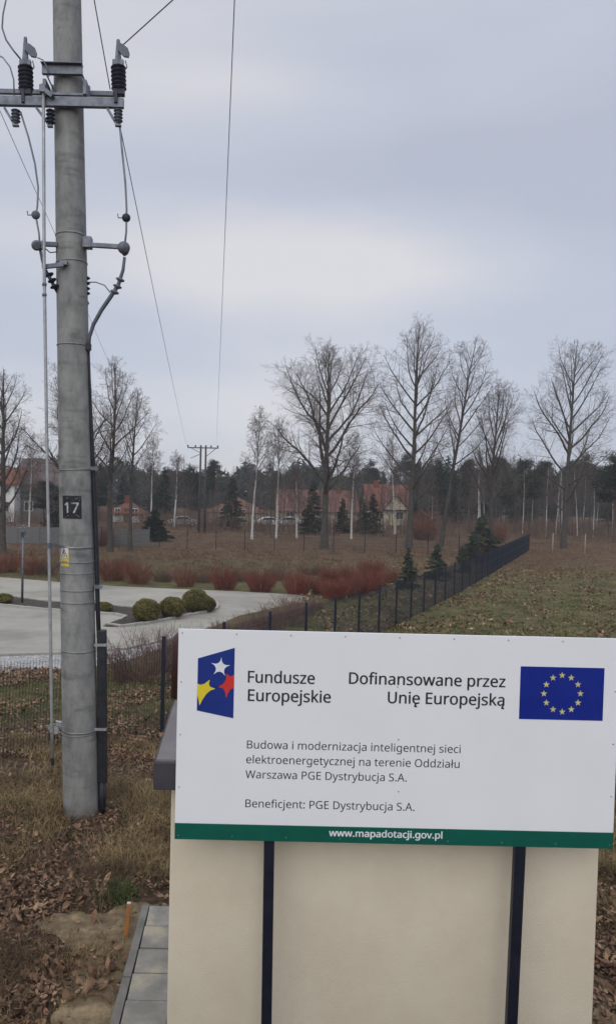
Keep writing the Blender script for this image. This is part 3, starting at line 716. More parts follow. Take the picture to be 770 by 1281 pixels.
# operating rod with its brackets
rod = [(54.5, 112), (55, 200), (55.5, 333), (58, 500), (60.5, 640), (62.5, 740), (64, 830), (65, 900), (66, 952)]
pbuild(MB().tube([q(x, y, -.30) for x, y in rod], [.019] * 9, 10), 'operating_rod', 'galv_light', smooth=True)
pbuild(MB().tube([q(65.9, 948, -.30), q(66.2, 957, -.30)], .022, 10), 'rod_tip', 'cable')
pbuild(MB().bar(q(58.5, 682, -.30), q(79, 684, -.20), .03, .03).lathe(q(61.3, 679, -.3), q(61.3, 686, -.3), [(0, .03), (1, .03)], 10), 'rod_bracket', 'galv')
pbuild(MB().bar(q(61, 911, -.30), q(80, 911, -.20), .03, .035).lathe(q(65.2, 906, -.3), q(65.2, 916, -.3), [(0, .028), (1, .028)], 10).box(q(74, 905, -.28), (.07, .05, .05)).box(q(71, 913, -.30), (.05, .04, .08)).tube([q(70, 902, -.3), q(77, 904, -.3)], .014, 8), 'lock_bracket', 'galv_light')
for yy in (356, 369): pbuild(MB().lathe(q(55.8, yy - 2, -.3), q(55.8, yy + 2, -.3), [(0, .025), (.5, .03), (1, .025)], 8), 'rod_coupling', 'galv')

# ------------------------------------------------------------------ line wires (each a thing)
def wire(pts, r, label, group='overhead conductors', m='wire', sag=0, n=16):
    if len(pts) == 2:
        a, b = Vector(pts[0]), Vector(pts[1]); pts = [a.lerp(b, i / n) - Vector((0, 0, sag * 4 * (i / n) * (1 - i / n))) for i in range(n + 1)]
    c = pts[0]; t = link('overhead_wire', None) if False else None
    mb = MB().tube([Vector(p) for p in pts], r, 6); o = mb.build('overhead_wire', m, None, smooth=True)
    return tag(o, label, 'wire', group)
FP = 90.0
def ext(a, b, k): return a + (b - a) * k
wire([q(150, 157, -.2), at(234, 558, FP)], .0058, 'wire slanting down from under the right end of the crossarm to the far pole', sag=.25)
a_, b_ = at(293, 0, 7.9), at(270.5, 557, FP)
wire([ext(b_, a_, 1.35), b_], .0055, 'near vertical wire in open sky running to the right end of the far pole', sag=.15)
wire([ext(at(68, 290, 12.5), at(0, 140, 10.6), 1.5), at(252, 600, FP)], .008, 'wire passing behind the concrete pole from the left edge', sag=.05) if False else None
a_ = at(-60, 8, 9.6); b_ = at(246, 560, FP)
pts = [at(x, y, Y) for x, y, Y in ((-70, -10, 8.2), (0, 138, 11.0), (33, 213, 13.4), (68, 290, 17.0), (125, 428, 28.5), (160, 505, 41), (205, 572, 66), (236, 600, 88))]
wire(pts, .0055, 'wire dropping from the left edge behind the concrete pole towards the far trees')
wire([q(152, 58, -.23), ext(q(152, 58, -.23), at(216, 0, 8.3), 2.2)], .0075, 'wire rising to the right from the top of the right insulator')
wire([q(138, 112, .2), ext(q(138, 112, .2), at(118, 0, 8.4), 2.2)], .0065, 'wire rising from behind the crossarm just right of the concrete pole')
wire([at(12, -20, 8.8), at(4, 18, 8.85), at(3, 35, 8.88), at(8, 50, 8.9), at(17, 63, 8.93), at(26, 74, 8.97)], .010, 'curved slack cable above the middle insulator at the left edge')
wire([at(-8, 66, 8.9), at(4, 72, 8.9), at(13, 84, 8.9), at(17.5, 100, 8.93), at(18, 122, 8.95)], .009, 'short curved jumper cable ending on the left part of the crossarm')
wire([at(47, 72, 8.9), at(54, 75, 8.9), at(59, 84, 8.92), at(61.5, 96, 8.93)], .007, 'thin curved jumper between the middle insulator and the concrete pole')

# far H pole
fz = gz(FP); hx = at(253.5, 600, FP).x
fp = thing('wooden_power_pole', 'far double wooden power pole with a short crossarm above the trees', 'power pole', (hx, FP, fz))
ztop = at(253, 557, FP).z - fz
for dx in (-.30, .30): MB().tube([(dx * 1.2, 0, -.3), (dx, 0, ztop)], [.15, .11], 10).build('pole', 'bark', fp, smooth=True)
MB().bar((-1.9, -.16, ztop - .32), (1.85, -.16, ztop - .32), .12, .14).build('crossarm', 'cable_grey', fp)
MB().bar((-1.5, -.16, ztop - 1.6), (-.2, -.1, ztop - 1.0), .07).bar((1.5, -.16, ztop - .4), (.2, -.1, ztop - 1.5), .07).bar((-1.4, -.16, ztop - .4), (-.2, -.16, ztop - 1.0), .07).build('brace', 'cable_grey', fp)
MB().bar((-.4, -.14, ztop * .6), (.4, -.14, ztop * .6), .09).build('tie', 'bark', fp)
for dx in (-1.85, -.95, .95, 1.75): MB().lathe((dx, -.16, ztop - .25), (dx, -.16, ztop + .02), [(0, .04), (.3, .09), (.7, .09), (1, .05)], 8).build('insulator', 'insul', fp, smooth=True)

# ------------------------------------------------------------------ welded mesh fence
VPX, C_, N0, UN = 751.0, 3276.0, 6.0, 2.15
NSP = 29
posts = []
for n in range(NSP + 1):
    Y = (N0 + n) * UN; x = (VPX - C_ / (N0 + n) - PX) / F * Y
    # small roll correction: place by the column through the fence top
    X = at(VPX - C_ / (N0 + n), 800 - 4 * n if n < 20 else 690, Y).x
    posts.append(Vector((X, Y, gz(Y))))
# straighten
p0, pN = posts[0].copy(), at(661, 680, 72.0); pN.z = gz(72)
posts = [Vector((p0.x + (pN.x - p0.x) * i / NSP, p0.y + (pN.y - p0.y) * i / NSP, 0)) for i in range(NSP + 1)]
for p in posts: p.z = gz(p.y)
span = (posts[1] - posts[0]).length
def panel_mesh(l, h, pitch=.05, r=.0038, rails=True):
    paths = []
    nv = int(l / pitch)
    for i in range(nv + 1):
        x = i * l / nv; paths.append((np.array([[x, 0, .03], [x, 0, h]]), np.array([r, r])))
    for z in np.arange(.06, h, .2): paths.append((np.array([[0, .005, z], [l, .005, z]]), np.array([r, r]) * .6))
    for z in ((.28, .88, h - .12) if rails else ()):
        for k in (-.04, .04): paths.append((np.array([[0, -.012, z + k], [l, -.012, z + k]]), np.array([r * 1.3, r * 1.3])))
    V, Fq = tubes(paths, 4); return npmesh('mesh_panel', V, Fq, 'fence_dark')
def post_mesh(h):
    mb = MB().box((0, 0, h / 2 - .1), (.065, .055, h + .2)).box((0, 0, h + .008), (.072, .062, .02)); return mb.mesh('post', 'fence_dark')
pmh = post_mesh(1.70)
fence = thing('mesh_fence', 'long dark welded mesh fence running away along the field behind the information board', 'fence', posts[0])
pm = panel_mesh(span - .05, 1.62)
for i, p in enumerate(posts):
    o = link('post', pmh, fence, p - posts[0])
    if i < NSP:
        d = posts[i + 1] - p; o = link('mesh_panel', pm, fence, p - posts[0] + d.normalized() * .025); o['kind'] = 'stuff'
        o.rotation_euler = (0, -math.asin(d.z / d.length), math.atan2(d.y, d.x))
fence2 = thing('mesh_fence', 'low dark welded mesh fence behind the concrete pole at the left', 'fence', posts[0])
la = posts[0]; lb = at(103, 900, 12.0); lb.z = gz(12.0); dirl = Vector((lb.x - la.x, lb.y - la.y, 0)); spl = dirl.length; dirl.normalize()
pm2 = panel_mesh(spl - .04, 1.50, .05, .0027, False)
for i in range(5):
    p = la + dirl * spl * i; p.z = gz(p.y)
    if i: link('post', post_mesh(1.58), fence2, p - la)
    qn = la + dirl * spl * (i + 1); qn.z = gz(qn.y); d = qn - p
    o = link('mesh_panel', pm2, fence2, p - la + d.normalized() * .02); o['kind'] = 'stuff'
    o.rotation_euler = (0, -math.asin(d.z / d.length), math.atan2(d.y, d.x))

# far wire fence across the field
ff = thing('wire_fence', 'low wire fence on thin posts across the brown field in front of the trees', 'fence', (at(200, 688, 65).x, 65, gz(65)))
fpm = MB().box((0, 0, .8), (.07, .07, 1.9)).mesh('post', 'fence_dark')
xx = [col(v, 65) for v in (92, 128, 164, 200, 235, 271, 307, 344, 381, 418, 457, 496, 536, 575)]
for x in xx: link('post', fpm, ff, (x - ff.location.x, 0, 0))
paths = []
for z in (.25, .55, .85, 1.15, 1.45, 1.7): paths.append((np.array([[xx[0] - ff.location.x, 0, z], [xx[-1] - ff.location.x, 0, z]]), np.array([.006, .006])))
for x in np.arange(xx[0], xx[-1], .3): paths.append((np.array([[x - ff.location.x, 0, .05], [x - ff.location.x, 0, 1.65]]), np.array([.004, .004])))
V, Fq = tubes(paths, 3); o = link('wire', npmesh('wire', V, Fq, 'fence_dark'), ff); o['kind'] = 'stuff'

# grey concrete slab fence at the left
wf = thing('concrete_slab_fence', 'grey concrete slab fence behind the trees at the left', 'fence', (col(100, 67), 67, gz(67)))
sx0, sx1 = col(-60, 67) - wf.location.x, col(187, 67) - wf.location.x
nS = 9; sw = (sx1 - sx0) / nS
pslab = MB().box((0, 0, 0), (sw - .14, .06, .49)).mesh('panel', 'wall_grey'); ppost = MB().box((0, 0, .8), (.13, .14, 1.9)).mesh('post', 'wall_grey')
for i in range(nS + 1):
    link('post', ppost, wf, (sx0 + sw * i, 0, 0))
    if i < nS:
        for k in range(3): link('panel', pslab, wf, (sx0 + sw * (i + .5), 0, .27 + .5 * k))

# ------------------------------------------------------------------ houses
def gable_house(name, label, pxl, pxr, Y, base, eave_px, ridge_px, wallm, roofm, depth=9, hip=False, windows=(), door=None, chimney=None, overhang=.5, rz=0, gable_front=False):
    xl, xr = col(pxl, Y, 640), col(pxr, Y, 640); cx = (xl + xr) / 2; g0 = gz(Y)
    ze = at((pxl + pxr) / 2, eave_px, Y).z - g0; zr = at((pxl + pxr) / 2, ridge_px, Y).z - g0; w = (xr - xl) / 2
    h = thing(name, label, 'house', (cx, Y, g0), rz)
    wl = MB()
    if gable_front: wl.poly([(-w, 0, -.3), (w, 0, -.3), (w, 0, ze), (0, 0, zr - .12), (-w, 0, ze)], (0, 1, 0), depth)
    else: wl.box((0, depth / 2, ze / 2 - .15), (2 * w, depth, ze + .3))
    wl = wl.build('wall', wallm, h)
    rb = MB(); o = overhang; t = .18
    if gable_front:
        for s in (-1, 1): rb.poly([(s * (w + o), -o, ze - o * (zr - ze) / w), (0, -o, zr), (0, -o, zr + t), (s * (w + o), -o, ze + t - o * (zr - ze) / w)], (0, 1, 0), depth + 2 * o)
    elif hip:
        hw = max(w - depth / 2, .2)
        rb.raw([(-w - o, -o, ze), (w + o, -o, ze), (w + o, depth + o, ze), (-w - o, depth + o, ze), (-hw, depth / 2, zr), (hw, depth / 2, zr)], [(0, 1, 5, 4), (1, 2, 5), (2, 3, 4, 5), (3, 0, 4), (3, 2, 1, 0)])
        rb.box((0, depth / 2, ze - .07), (2 * w + 2 * o, depth + 2 * o, .12))
    else:
        for s in (0, 1):
            y0 = -o if s == 0 else depth + o
            rb.poly([(-w - o, y0, ze - .1), (-w - o, depth / 2, zr), (-w - o, depth / 2, zr + t), (-w - o, y0, ze + t - .1)], (1, 0, 0), 2 * w + 2 * o)
        wl2 = MB()
        for s in (-1, 1): wl2.poly([(s * (w - .02), 0.02, ze - .01), (s * (w - .02), depth - .02, ze - .01), (s * (w - .02), depth / 2, zr - .02)], (-s, 0, 0), .2)
        wl2.build('gable', wallm, wl)
    rf = rb.build('roof', roofm, h)
    if chimney: MB().box((chimney * w, depth * .45, zr - .2), (.7, .7, 1.9)).box((chimney * w, depth * .45, zr + .78), (.85, .85, .12)).build('chimney', roofm if roofm != 'roof_brown' else wallm, rf)
    for (fx, zc, ww, wh) in windows:
        f = MB()
        f.box((fx * w - ww / 2, -.03, zc), (.1, .1, wh)).box((fx * w + ww / 2, -.03, zc), (.1, .1, wh)).box((fx * w, -.03, zc + wh / 2), (ww + .1, .1, .1)).box((fx * w, -.03, zc - wh / 2), (ww + .2, .16, .1)).box((fx * w, -.025, zc), (.06, .06, wh))
        fo = f.build('window', 'frame_white', h); MB().box((fx * w, -.012, zc), (ww, .03, wh)).build('pane', 'window', fo)
    if door: MB().box((door * w, -.02, 1.05), (1.0, .08, 2.1)).build('door', 'door_brown', h)
    return h
gable_house('brick_house', 'white house with a red tiled roof at the far left edge', -75, 18, 105, 0, 605, 586, 'wall_white', 'roof_red', windows=((.75, 2.2, 1.2, 1.4), (.2, 2.2, 1.2, 1.4), (.75, 4.9, 1.2, 1.2), (-.3, 2.2, 1.2, 1.4)), chimney=.3)
gable_house('brown_house', 'grey house with a tall brown roof partly hidden behind the concrete pole', 20, 84, 108, 0, 607, 574, 'wall_grey', 'roof_brown', windows=((-.5, 2.2, 1.2, 1.3), (.3, 2.2, 1.2, 1.3)), chimney=.45)
gable_house('garage_house', 'small white outbuilding with a bright orange hipped roof right of the concrete pole', 140, 176, 112, 0, 642, 627, 'wall_white', 'roof_red', hip=True, depth=5, windows=((.6, 1.5, 1.0, 1.2), (-.6, 1.5, .8, 1.2)), door=0.05, chimney=-.1)
gable_house('cream_house', 'cream house with an orange hipped roof beside the far power pole', 261, 330, 118, 0, 641, 622, 'wall_cream', 'roof_orange', hip=True, windows=((-.45, 1.6, 1.3, 1.2), (.2, 1.6, 1.3, 1.2)), chimney=None)
gable_house('long_house', 'long house with a faded orange roof behind the big bare oak', 348, 446, 125, 0, 641, 614, 'wall_cream', 'roof_orange', windows=((-.7, 1.6, 1.3, 1.2), (-.3, 1.6, 1.3, 1.2), (.1, 1.6, 1.3, 1.2), (.6, 1.6, 1.3, 1.2)), chimney=.6)
rh = gable_house('gabled_house', 'house with steep red roof and pale gable between the oak and the tallest tree', 462, 512, 122, 0, 638, 607, 'wall_cream', 'roof_red', windows=((-.5, 1.6, 1.2, 1.2), (.5, 1.6, 1.2, 1.2)), chimney=-.5)
dm = MB().poly([(-1.2, -.9, 2.6), (2.8, -.9, 2.6), (.8, -.9, 4.9)], (0, 1, 0), 3.5).build('dormer', 'wall_cream', rh)
dr = MB()
for s in (-1, 1): dr.poly([(.8, -1.3, 4.95), (.8, -1.3, 5.15), (.8 + s * 2.4, -1.3, 2.5), (.8 + s * 2.4, -1.3, 2.3)], (0, 1, 0), 4)
dr.build('dormer_roof', 'roof_orange', dm)

# ------------------------------------------------------------------ cars
def car(label, px, Y, m, rz, group='cars parked by the houses'):
    c = thing('parked_car', label, 'car', (col(px, Y), Y, gz(Y)), rz, group)
    prof = [(-2.1, .35), (-2.12, .75), (-1.95, .92), (-1.35, 1.0), (-.75, 1.42), (.55, 1.46), (1.25, 1.02), (1.95, .92), (2.12, .72), (2.1, .35)]
    MB().poly([(x, -.85, z) for x, z in prof], (0, 1, 0), 1.7).build('body', m, c, bevel=.05)
    MB().poly([(-1.15, -.86, 1.02), (-.68, -.86, 1.36), (.48, -.86, 1.39), (1.02, -.86, 1.03)], (0, 1, 0), 1.72).build('side_window', 'window', c)
    for s in (-1.3, 1.3):
        for y in (-.88, .68):
            w_ = MB().lathe((s, y, .32), (s, y + .2, .32), [(0, .27), (.1, .32), (.9, .32), (1, .27)], 16).build('wheel', 'tyre', c)
            MB().lathe((s, y - .01 if y < 0 else y + .19, .32), (s, y + .02 if y < 0 else y + .22, .32), [(0, .17), (1, .19)], 12).build('rim', 'galv_light', w_)
    for y in (-.6, .6): MB().box((2.08, y, .72), (.1, .35, .14)).build('headlight', 'frame_white', c)
    return c
car('silver car parked between the dark shrub and the cream house', 229, 104, 'car_silver', .15)
car('pale blue car parked in front of the cream house wall', 283, 112, 'car_blue', 0.1)
car('white car parked between the first two white birch trunks', 336, 108, 'car_white', .2)
car('silver car half hidden behind the shrubs left of the big oak', 362, 110, 'car_silver', -.1)

# ------------------------------------------------------------------ trees
def grow_tree(seed, h, r0, leader=True, fork=.25, limbs=18, lang=(35, 55), llen=.34, prof=None, counts=(8, 6, 5), lens=(.42, .40, .42), trop=.12, droop=0.0, lean=(0, 0), wob=.05, twigr=.010, low=.22, rlimb=.42, limbs_dark=False, env=None):
    rng = np.random.default_rng(seed)
    paths = {0: [], 1: [], 2: [], 3: [], 4: []}
    def branch(p, d, L, r, lev, nseg, tip, tr):
        nonlocal wob
        pts = [p]; rr = [r]; d = d / np.linalg.norm(d)
        for i in range(nseg):
            d = d + rng.normal(0, wob * (1 + lev * .6), 3) + np.array([0, 0, tr]); d /= np.linalg.norm(d)
            pts.append(pts[-1] + d * L / nseg); rr.append(r + (tip - r) * (i + 1) / nseg)
        return np.array(pts), np.array(rr)
    w_keep, wob = wob, wob * .42
    tp, tr_ = branch(np.zeros(3), np.array([lean[0], lean[1], 1.0]), h if leader else h * fork * 1.25, r0, 0, 12 if leader else 5, r0 * (.06 if leader else .8), .03)
    wob = w_keep
    if leader: tr_ = r0 * (1 - np.linspace(0, 1, 13)) ** .85 + .012
    tr_[0] *= 1.35
    paths[0].append((tp, tr_))
    def point(P, Rr, t):
        k = len(P) - 1; i = min(int(t * k), k - 1); f = t * k - i
        return P[i] * (1 - f) + P[i + 1] * f, Rr[i] * (1 - f) + Rr[i + 1] * f, (P[i + 1] - P[i]) / (np.linalg.norm(P[i + 1] - P[i]) + 1e-9)
    def side(d, ang, az):
        a = np.cross(d, [0.3, .2, .93]); 
        if np.linalg.norm(a) < .05: a = np.cross(d, [1, 0, 0])
        a /= np.linalg.norm(a); b = np.cross(d, a)
        return d * math.cos(ang) + (a * math.cos(az) + b * math.sin(az)) * math.sin(ang)
    seeds = []
    if leader:
        az = rng.uniform(0, 6.28)
        for i in range(limbs):
            t = fork + (1 - fork) * ((i + rng.uniform(0, .8)) / limbs) ** .95; t = min(t, .985)
            p, r, d = point(tp, tr_, t); az += 2.4 + rng.normal(0, .35)
            u = (t - fork) / (1 - fork); L = h * llen * (prof(u) if prof else (1 - u) ** .7) * rng.uniform(.75, 1.15)
            ang = R(lang[1] + (lang[0] - lang[1]) * u + rng.normal(0, 5))
            if env:
                ew, ec, eb = env[0] * h, env[1] * h, env[2] * h; oz = p[2] - ec; a_ = min(ang, 1.5) * .86
                sx_, cz_ = math.sin(a_) / ew, math.cos(a_) / eb; A_ = sx_ ** 2 + cz_ ** 2; B_ = oz / eb * cz_; C_q = (oz / eb) ** 2 - 1
                dq = B_ * B_ - A_ * C_q; L = ((-B_ + math.sqrt(dq)) / A_ if dq > 0 else .1 * h) * rng.uniform(.8, 1.06); L = min(max(L, .03 * h), .62 * h)
            seeds.append((p, side(d, ang, az), max(L, .5), min(r * .72, r0 * rlimb * (L / (h * (.34 if env else llen))) + .010)))
    else:
        az = rng.uniform(0, 6.28)
        for i in range(limbs):
            t = .55 + .45 * (i / (limbs - 1)); p, r, d = point(tp, tr_, t); az += 2.4 + rng.normal(0, .3)
            ang = R(lang[1] + (lang[0] - lang[1]) * i / (limbs - 1) + rng.normal(0, 4))
            L = (h - p[2]) / max(math.cos(ang * .62), .5) * rng.uniform(.86, 1.02) * (.74 + .26 * i / (limbs - 1))
            seeds.append((p, side(d, ang, az), L, r0 * rng.uniform(.40, .55)))
    cur = seeds
    for lev in (1, 2, 3, 4):
        nxt = []
        nseg = (9, 5, 3, 2)[lev - 1] if leader else (11, 6, 3, 2)[lev - 1]
        for (p, d, L, r) in cur:
            P, Rr = branch(p, d, L, max(r, twigr), lev, nseg, max(twigr * .7, r * .18), (trop, trop * .35, trop * .15, 0)[lev - 1] - (droop if lev >= 3 else 0))
            paths[lev].append((P, Rr))
            if lev < 4:
                c = counts[lev - 1]; n = max(3, int(c * (.25 + .85 * L / (h * (.32 if env else llen) * (1.0 if leader else 2.4))))) if lev == 1 else c
                az = rng.uniform(0, 6.28)
                for j in range(n):
                    t = (.28 if lev == 1 else .18) + (.97 - (.28 if lev == 1 else .18)) * (j + rng.uniform(0, .9)) / n; t = min(t * (.96 if lev > 1 else 1), .98)
                    pp, pr, dd = point(P, Rr, t); az += 2.4 + rng.normal(0, .5)
                    LL = L * lens[lev - 1] * (1.08 - .50 * t) * rng.uniform(.7, 1.2)
                    if LL < .12: continue
                    nxt.append((pp, side(dd, R(rng.uniform(30, 60)), az), LL, max(pr * .42, twigr)))
        cur = nxt
    V0, F0 = tubes(paths[0], 12)
    V1, F1 = tubes(paths[1] + (paths[2] if False else []), 6)
    if limbs_dark: Vt, Ft = V0, F0
    else: Vt = np.concatenate([V0, V1]); Ft = np.concatenate([F0, F1 + len(V0)])
    V2, F2 = tubes(paths[2] + (paths[1] if limbs_dark else []), 4); V3, F3 = tubes(paths[3] + paths[4], 3)
    Vc = np.concatenate([V2, V3]); Fc = np.concatenate([F2, F3 + len(V2)])
    return (Vt, Ft), (Vc, Fc)
def tree(name, label, px, py, hpx, bark='bark', twig='twig', group=None, Y=None, cat='tree', **kw):
    p = G(px, py) if Y is None else Vector((col(px, Y, py), Y, gz(Y))); h = hpx * p.y / F
    (Vt, Ft), (Vc, Fc) = grow_tree(h=h, **kw)
    t = thing(name, label, cat, p, 0, group)
    link('trunk', npmesh('trunk', Vt, Ft, bark, True), t); link('crown', npmesh('crown', Vc, Fc, twig), t)
    return t
rnd = lambda u: (math.sin(math.pi * min(max(u * .82 + .16, 0), 1))) ** .7
PRF = lambda u: min(1, u * 4 + .45) * (1 - u) ** .62 + .10
TW = dict(twigr=.0058, lens=(.46, .52, .54))
tree('bare_oak', 'big spreading bare oak with a round crown in the middle of the field', 405, 686, 254, seed=12, r0=.33, fork=.24, limbs=26, lang=(16, 60), env=(.32, .61, .40), counts=(14, 7, 5), trop=.06, rlimb=.50, wob=.06, **TW)
tree('bare_poplar', 'tallest bare tree with a straight trunk right of the round oak', 511, 686, 282, seed=21, r0=.27, fork=.20, limbs=32, lang=(28, 64), env=(.22, .59, .42), counts=(12, 6, 5), trop=.08, **TW)
tree('bare_poplar', 'slender leaning bare tree just right of the tallest one', 551, 684, 262, seed=32, r0=.21, fork=.30, limbs=28, lang=(24, 56), env=(.175, .62, .39), counts=(12, 6, 5), trop=.10, lean=(.085, 0), **TW)
tree('bare_poplar', 'lower many-stemmed bare tree above the young spruces', 613, 676, 200, seed=41, r0=.20, fork=.22, limbs=24, lang=(14, 44), env=(.21, .62, .40), counts=(12, 6, 5), trop=.08, rlimb=.6, Y=74, **TW)
tree('bare_maple', 'wide bare tree standing alone in the field at the right edge', 704, 686, 260, seed=57, r0=.26, fork=.17, limbs=30, lang=(26, 66), env=(.25, .56, .45), counts=(12, 6, 5), trop=.07, rlimb=.42, **TW)
tree('bare_poplar', 'taller narrow bare tree just right of the concrete pole', 138, 690, 238, seed=61, r0=.21, fork=.32, limbs=24, lang=(22, 54), env=(.18, .63, .38), counts=(11, 6, 5), trop=.11, **TW)
tree('bare_poplar', 'shorter thin bare tree beside the narrow one right of the pole', 163, 690, 202, seed=67, r0=.15, fork=.36, limbs=20, lang=(22, 54), env=(.165, .65, .36), counts=(10, 6, 5), trop=.10, **TW)
tree('bare_poplar', 'bare tree with a dark trunk at the left edge', 3, 692, 230, seed=71, r0=.26, fork=.16, limbs=28, lang=(22, 52), env=(.20, .58, .42), counts=(11, 6, 5), trop=.11, **TW)
tree('bare_maple', 'broad bare tree mostly hidden behind the concrete pole', 92, 690, 238, seed=77, r0=.24, fork=.20, limbs=26, lang=(14, 56), env=(.25, .60, .40), counts=(12, 6, 5), trop=.07, rlimb=.6, **TW)

PRF = lambda u: min(1, u * 4 + .45) * (1 - u) ** .62 + .10
# birches
bk = dict(r0=.115, fork=.26, limbs=34, lang=(22, 40), llen=.22, counts=(10, 7, 6), lens=(.45, .5, .5), trop=.05, droop=.13, twigr=.0075, wob=.05, env=(.12, .63, .40), limbs_dark=True)
b1 = tree('birch_tree', 'white birch with fine twigs, leftmost of the birches left of the oak', 315, 677, 165, bark='birch_bark', twig='birch_twig', seed=81, Y=80, group='white birches', **bk)
b2 = tree('birch_tree', 'straight white birch second from the left beside the oak crown', 345, 676, 150, bark='birch_bark', twig='birch_twig', seed=82, Y=82, group='white birches', **{**bk, 'lean': (.01, 0)})
b3 = tree('birch_tree', 'short crooked white birch just left of the oak trunk', 371, 675, 95, bark='birch_bark', twig='birch_twig', seed=83, Y=83, group='white birches', **{**bk, 'r0': .10, 'wob': .08})
def bd(src, px, Y, s, label, rz):
    return dup(src, (col(px, Y), Y, gz(Y)), rz, s, label, 'white birches')
bd(b2, 440, 84, .92, 'white birch just right of the oak trunk', 1.3)
bd(b1, 494, 96, .90, 'pale birch trunk just left of the tallest bare tree', 2.2)
bd(b1, 37, 75, .72, 'white birch at the left between the lamp post and the concrete pole', .7)
bd(b2, 190, 100, .95, 'pale fine twigged birch behind the dark shrub', 2.9)
bd(b3, 218, 100, 1.2, 'small pale birch left of the far power pole', 2.0)
bd(b2, 598, 98, .85, 'pale birch trunk behind the many stemmed tree', 4.0)

# conifers
def needle_cards(rng, P, size, flat_=.5):
    n = len(P); a = rng.normal(0, 1, (n, 3)); a[:, 2] *= flat_; a /= np.linalg.norm(a, axis=1, keepdims=True)
    b = rng.normal(0, 1, (n, 3)); b -= a * (a * b).sum(1, keepdims=True); b /= np.linalg.norm(b, axis=1, keepdims=True)
    s = size * rng.uniform(.6, 1.3, (n, 1)); V = np.stack([P - a * s - b * s * .16, P - a * s * .2 + b * s * .30, P + a * s], 1).reshape(-1, 3)
    return V, np.arange(n * 3).reshape(n, 3)
def spruce_mesh(seed, h, w, n=7000, m='spruce', size=.22, tiers=16, low=.05):
    rng = np.random.default_rng(seed); pts = []
    bp = []
    nb = int(tiers * 7)
    for i in range(nb):
        u = (i + rng.uniform(0, 1)) / nb; z = h * (low + (1 - low) * u); L = w * (1 - u) ** .85 * rng.uniform(.65, 1.1) + .05 * w; az = rng.uniform(0, 6.28)
        k = max(4, int(n / nb * 2 * (1 - u) + 4)); t = rng.uniform(.1, 1, k) ** .7
        x = L * t; dz = -L * .28 * t + L * .12 * t ** 2
        sp_ = rng.normal(0, 1, (k, 3)) * (.06 * w * (1.2 - t))[:, None]
        pts.append(np.stack([x * math.cos(az), x * math.sin(az), z + dz], 1) + sp_)
        bp.append((np.array([[0, 0, z], [L * .9 * math.cos(az), L * .9 * math.sin(az), z - L * .18]]), np.array([.02 * w, .004 * w])))
    P = np.concatenate(pts); V, Fq = needle_cards(rng, P, size)
    Vt, Ft = tubes([(np.array([[0, 0, -.2], [0, 0, h * .5], [0, 0, h]]), np.array([.06 * w, .035 * w, .01 * w]))] , 8)
    Vb, Fb = tubes(bp, 3)
    return npmesh('crown', V, Fq, m), npmesh('trunk', np.concatenate([Vt, Vb]), np.concatenate([Ft, Fb + len(Vt)]), 'pine_bark')
def pine_mesh(seed, h, w, n=6500, m='spruce', low=.45, size=.26):
    rng = np.random.default_rng(seed); pts = []; bp = []
    for i in range(46):
        u = rng.uniform(0, 1); z = h * (low + (1 - low) * u); L = w * math.sin(math.pi * (u * .75 + .2)) * rng.uniform(.5, 1.1); az = rng.uniform(0, 6.28)
        c = np.array([L * math.cos(az), L * math.sin(az), z + L * .25]); bp.append((np.array([[0, 0, z - .3], c * [.5, .5, 0] + [0, 0, z], c]), np.array([.05, .035, .015])))
        for k in range(3):
            cc = c * [1 - .25 * k, 1 - .25 * k, 1] + rng.normal(0, .25, 3) * w * .4
            pts.append(cc + rng.normal(0, 1, (n // 138, 3)) * np.array([.26, .26, .15]) * w * .55)
    V, Fq = needle_cards(rng, np.concatenate(pts), size, .8)
    Vt, Ft = tubes([(np.array([[0, 0, -.2], [.1, 0, h * .5], [0, 0, h * .96]]), np.array([.16, .12, .03]))], 8); Vb, Fb = tubes(bp, 4)
    return npmesh('crown', V, Fq, m), npmesh('trunk', np.concatenate([Vt, Vb]), np.concatenate([Ft, Fb + len(Vt)]), 'pine_bark')
def conifer(name, label, loc, meshes, s=1, rz=0, group=None, cat='tree'):
    t = thing(name, label, cat, loc, rz, group); t.scale = (s if hasattr(s, '__len__') else (s,) * 3)
    link('crown', meshes[0], t); link('trunk', meshes[1], t); return t
SP = [spruce_mesh(101, 10, 2.4), spruce_mesh(102, 10, 2.1), spruce_mesh(103, 10, 3.0)]
PN = [pine_mesh(111, 12, 2.6), pine_mesh(112, 12, 2.2), pine_mesh(113, 12, 3.0)]
def place(px, Y): return Vector((col(px, Y), Y, gz(Y)))
